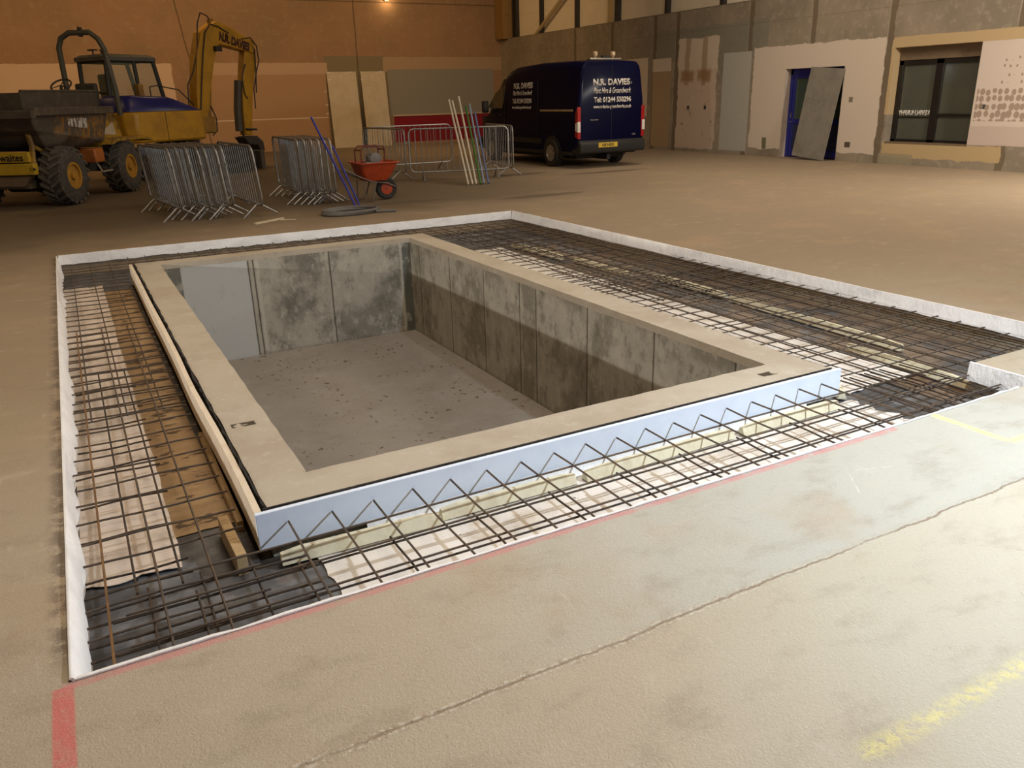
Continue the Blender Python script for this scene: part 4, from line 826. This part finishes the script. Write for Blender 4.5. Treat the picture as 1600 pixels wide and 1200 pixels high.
# cab: posts, roof and glazing
cab = [(-1.12, 0.02), (-1.12, .98), (.35, .02), (.35, .98)]
f = MBS()
for (x, y) in cab:
    tx = x + (.06 if x < 0 else -.2); f.tube([(x, y, 1.6), (tx, y, 2.66)], .05, 6)
f.tube([(-.32, .02, 1.6), (-.36, .02, 2.66)], .045, 6).tube([(-.32, .98, 1.6), (-.36, .98, 2.66)], .045, 6)
for z, d_ in ((1.66, .0), (2.62, .0)):
    k = (z - 1.6) / 1.06; xa, xb = -1.12 + .06 * k, .35 - .2 * k; f.tube([(xa, .02, z), (xb, .02, z), (xb, .98, z), (xa, .98, z)], .045, 6, closed=True)
f.tube([(-1.11, .02, 1.95), (-1.11, .98, 1.95)], .03, 6)
cf = obj('cab_frame', f, bk, ex)
f = MBS(); f.loft([[(-1.14, -.04, 2.62), (.2, -.04, 2.62), (.2, 1.04, 2.62), (-1.14, 1.04, 2.62)], [(-1.14, -.04, 2.7), (.2, -.04, 2.7), (.2, 1.04, 2.7), (-1.14, 1.04, 2.7)], [(-1.04, .06, 2.76), (.1, .06, 2.76), (.1, .94, 2.76), (-1.04, .94, 2.76)]]); obj('cab_roof', f, plain('grey_roof_paint', (.09, .085, .07), .6), ex)
eg = glass('cab_window_glass', (.22, .24, .17), .35)
for (a, b, c2, d2) in (((-1.09, .02), (-.36, .02), -1.05, -.38), ((-.3, .02), (.33, .02), -.34, .15)):
    f = MBS(); f.add([(a[0], .02, 1.68), (b[0], .02, 1.68), (d2, .02, 2.6), (c2, .02, 2.6), (a[0], .03, 1.68), (b[0], .03, 1.68), (d2, .03, 2.6), (c2, .03, 2.6)], [(0, 1, 2, 3), (4, 5, 6, 7), (0, 1, 5, 4), (1, 2, 6, 5), (2, 3, 7, 6), (3, 0, 4, 7)]); obj('cab_window', f, eg, ex, smooth=False)
f = MBS(); f.add([(-1.11, .06, 1.68), (-1.11, .94, 1.68), (-1.06, .94, 2.6), (-1.06, .06, 2.6), (-1.12, .06, 1.68), (-1.12, .94, 1.68), (-1.07, .94, 2.6), (-1.07, .06, 2.6)], [(0, 1, 2, 3), (4, 5, 6, 7), (0, 1, 5, 4), (1, 2, 6, 5), (2, 3, 7, 6), (3, 0, 4, 7)]); obj('rear_window', f, eg, ex, smooth=False)
f = MBS(); f.box(-.75, -.3, .3, .75, 1.62, 1.85).box(-.85, -.7, .3, .75, 1.8, 2.35); obj('cab_seat', f, bk, ex, bevel=.04)
f = MBS(); f.tube([(-.28, -.3, 1.8), (-.28, -.3, 2.05), (-.1, -.3, 2.08), (.35, -.5, 1.98), (.65, -.6, 1.62)], .015, 6); obj('hand_rail', f, bk, ex)
f = MBS(); f.box(-.55, -.42, -.28, -.12, 1.82, 2.12); obj('filler_cap', f, rust, ex, bevel=.02)
f = MBS(); f.tube([(-1.0, .5, 2.76), (-1.0, .5, 2.84)], .015, 6); f.box(-1.06, -.94, .4, .6, 2.84, 2.87).tube([(-.9, .3, 2.75), (-.95, .3, 2.86)], .02, 6); obj('work_light', f, bk, ex)
# boom, dipper, rams, bucket
f = MB(); f.box(.5, 1.0, -.3, .1, .95, 1.35); obj('swing_post', f, rust, ex, bevel=.04)
def outline(mid, wd):
    L_, R_ = [], []
    for i, (p, w_) in enumerate(zip(mid, wd)):
        a = Vector(mid[max(i - 1, 0)]); b = Vector(mid[min(i + 1, len(mid) - 1)]); t = (b - a).normalized(); n = Vector((-t.y, t.x)); L_.append((p[0] + n.x * w_, p[1] + n.y * w_)); R_.append((p[0] - n.x * w_, p[1] - n.y * w_))
    return L_ + R_[::-1]
bo = outline([(.62, 1.15), (.78, 1.9), (.98, 2.65), (1.18, 3.14), (1.48, 3.32), (1.95, 3.2), (2.62, 3.02)], [.14, .2, .25, .27, .27, .22, .15])
f = MB(); f.prism(bo, -.26, .04, 'y'); bm_ = obj('boom', f, ey, ex, bevel=.02)
text('boom_lettering', 'N.R. DAVIES', .98, plain('dark_red_lettering', (.06, .012, .012), .5), bm_, (1.98, -.263, 3.13), (R(90), R(14), 0), height=.22, bold=.06)
so = outline([(2.52, 3.2), (2.52, 3.02), (2.4, 2.5), (2.24, 1.9), (2.16, 1.4), (2.1, .85)], [.06, .17, .2, .17, .15, .12])
f = MB(); f.prism(so, -.22, .0, 'y'); obj('dipper_arm', f, ey, ex, bevel=.015)
f = MB(); f.tube([(2.06, -.11, 2.2), (1.92, -.11, 1.5), (1.88, -.11, .95)], .1, 8); obj('bucket_ram', f, plain('dark_ram', (.06, .05, .035), .6), ex)
f = MB(); f.tube([(2.0, -.11, 1.1), (2.0, -.11, .8)], .03, 8); f.box(1.9, 2.3, -.2, .0, .72, .82).tube([(2.0, -.25, 1.0), (2.35, -.25, .98)], .03, 6); obj('bucket_linkage', f, bk, ex)
f = MB(); f.prism([(1.86, .8), (2.3, .82), (2.5, .66), (2.52, .42), (2.38, .4), (2.3, .58), (2.0, .62)], -.3, .1, 'y'); obj('bucket', f, plain('bucket_steel', (.04, .033, .026), .6), ex, bevel=.015)
f = MB(); f.tube([(.92, -.11, 1.2), (1.12, -.11, 2.3)], .07, 10).tube([(1.12, -.11, 2.3), (1.3, -.11, 2.85)], .035, 8); obj('boom_ram', f, rust, ex)
f = MB(); f.tube([(1.45, -.11, 3.6), (2.1, -.11, 3.42)], .055, 10).tube([(2.1, -.11, 3.42), (2.6, -.11, 3.22)], .03, 8).box(1.36, 1.5, -.16, -.06, 3.42, 3.62); obj('dipper_ram', f, rust, ex)
hb = plain('black_hose', (.02, .012, .012), .5)
for k, (pts) in enumerate(([(.55, -.28, 1.3), (.7, -.29, 2.0), (.9, -.29, 2.8), (1.05, -.29, 3.3), (1.25, -.28, 3.5), (1.5, -.28, 3.45), (1.8, -.27, 3.32)],
                           [(.3, -.2, 1.4), (.38, -.2, 2.1), (.6, -.2, 2.4), (.82, -.2, 2.9), (.95, -.18, 3.5), (1.1, -.16, 3.75), (1.3, -.14, 3.7), (1.45, -.12, 3.55)],
                           [(2.2, -.27, 3.2), (2.5, -.28, 3.25), (2.68, -.28, 3.05), (2.72, -.26, 2.7), (2.6, -.24, 2.4), (2.45, -.24, 2.0), (2.42, -.24, 1.5)],
                           [(2.45, -.24, 3.12), (2.62, -.26, 2.95), (2.58, -.26, 2.5), (2.5, -.26, 1.9)], [(.9, -.3, 1.6), (1.02, -.3, 1.3), (1.0, -.3, 1.0), (.85, -.28, .9)], [(2.25, -.24, 2.6), (2.08, -.26, 2.3), (2.1, -.24, 1.9), (2.2, -.22, 1.75)])):
    f = MB(); f.tube(pts, .016, 6); obj('hydraulic_hose', f, hb, ex)
f = MB(); f.box(1.26, 1.46, -.36, -.27, 2.88, 3.0); obj('boom_lamp', f, bk, ex, bevel=.01)
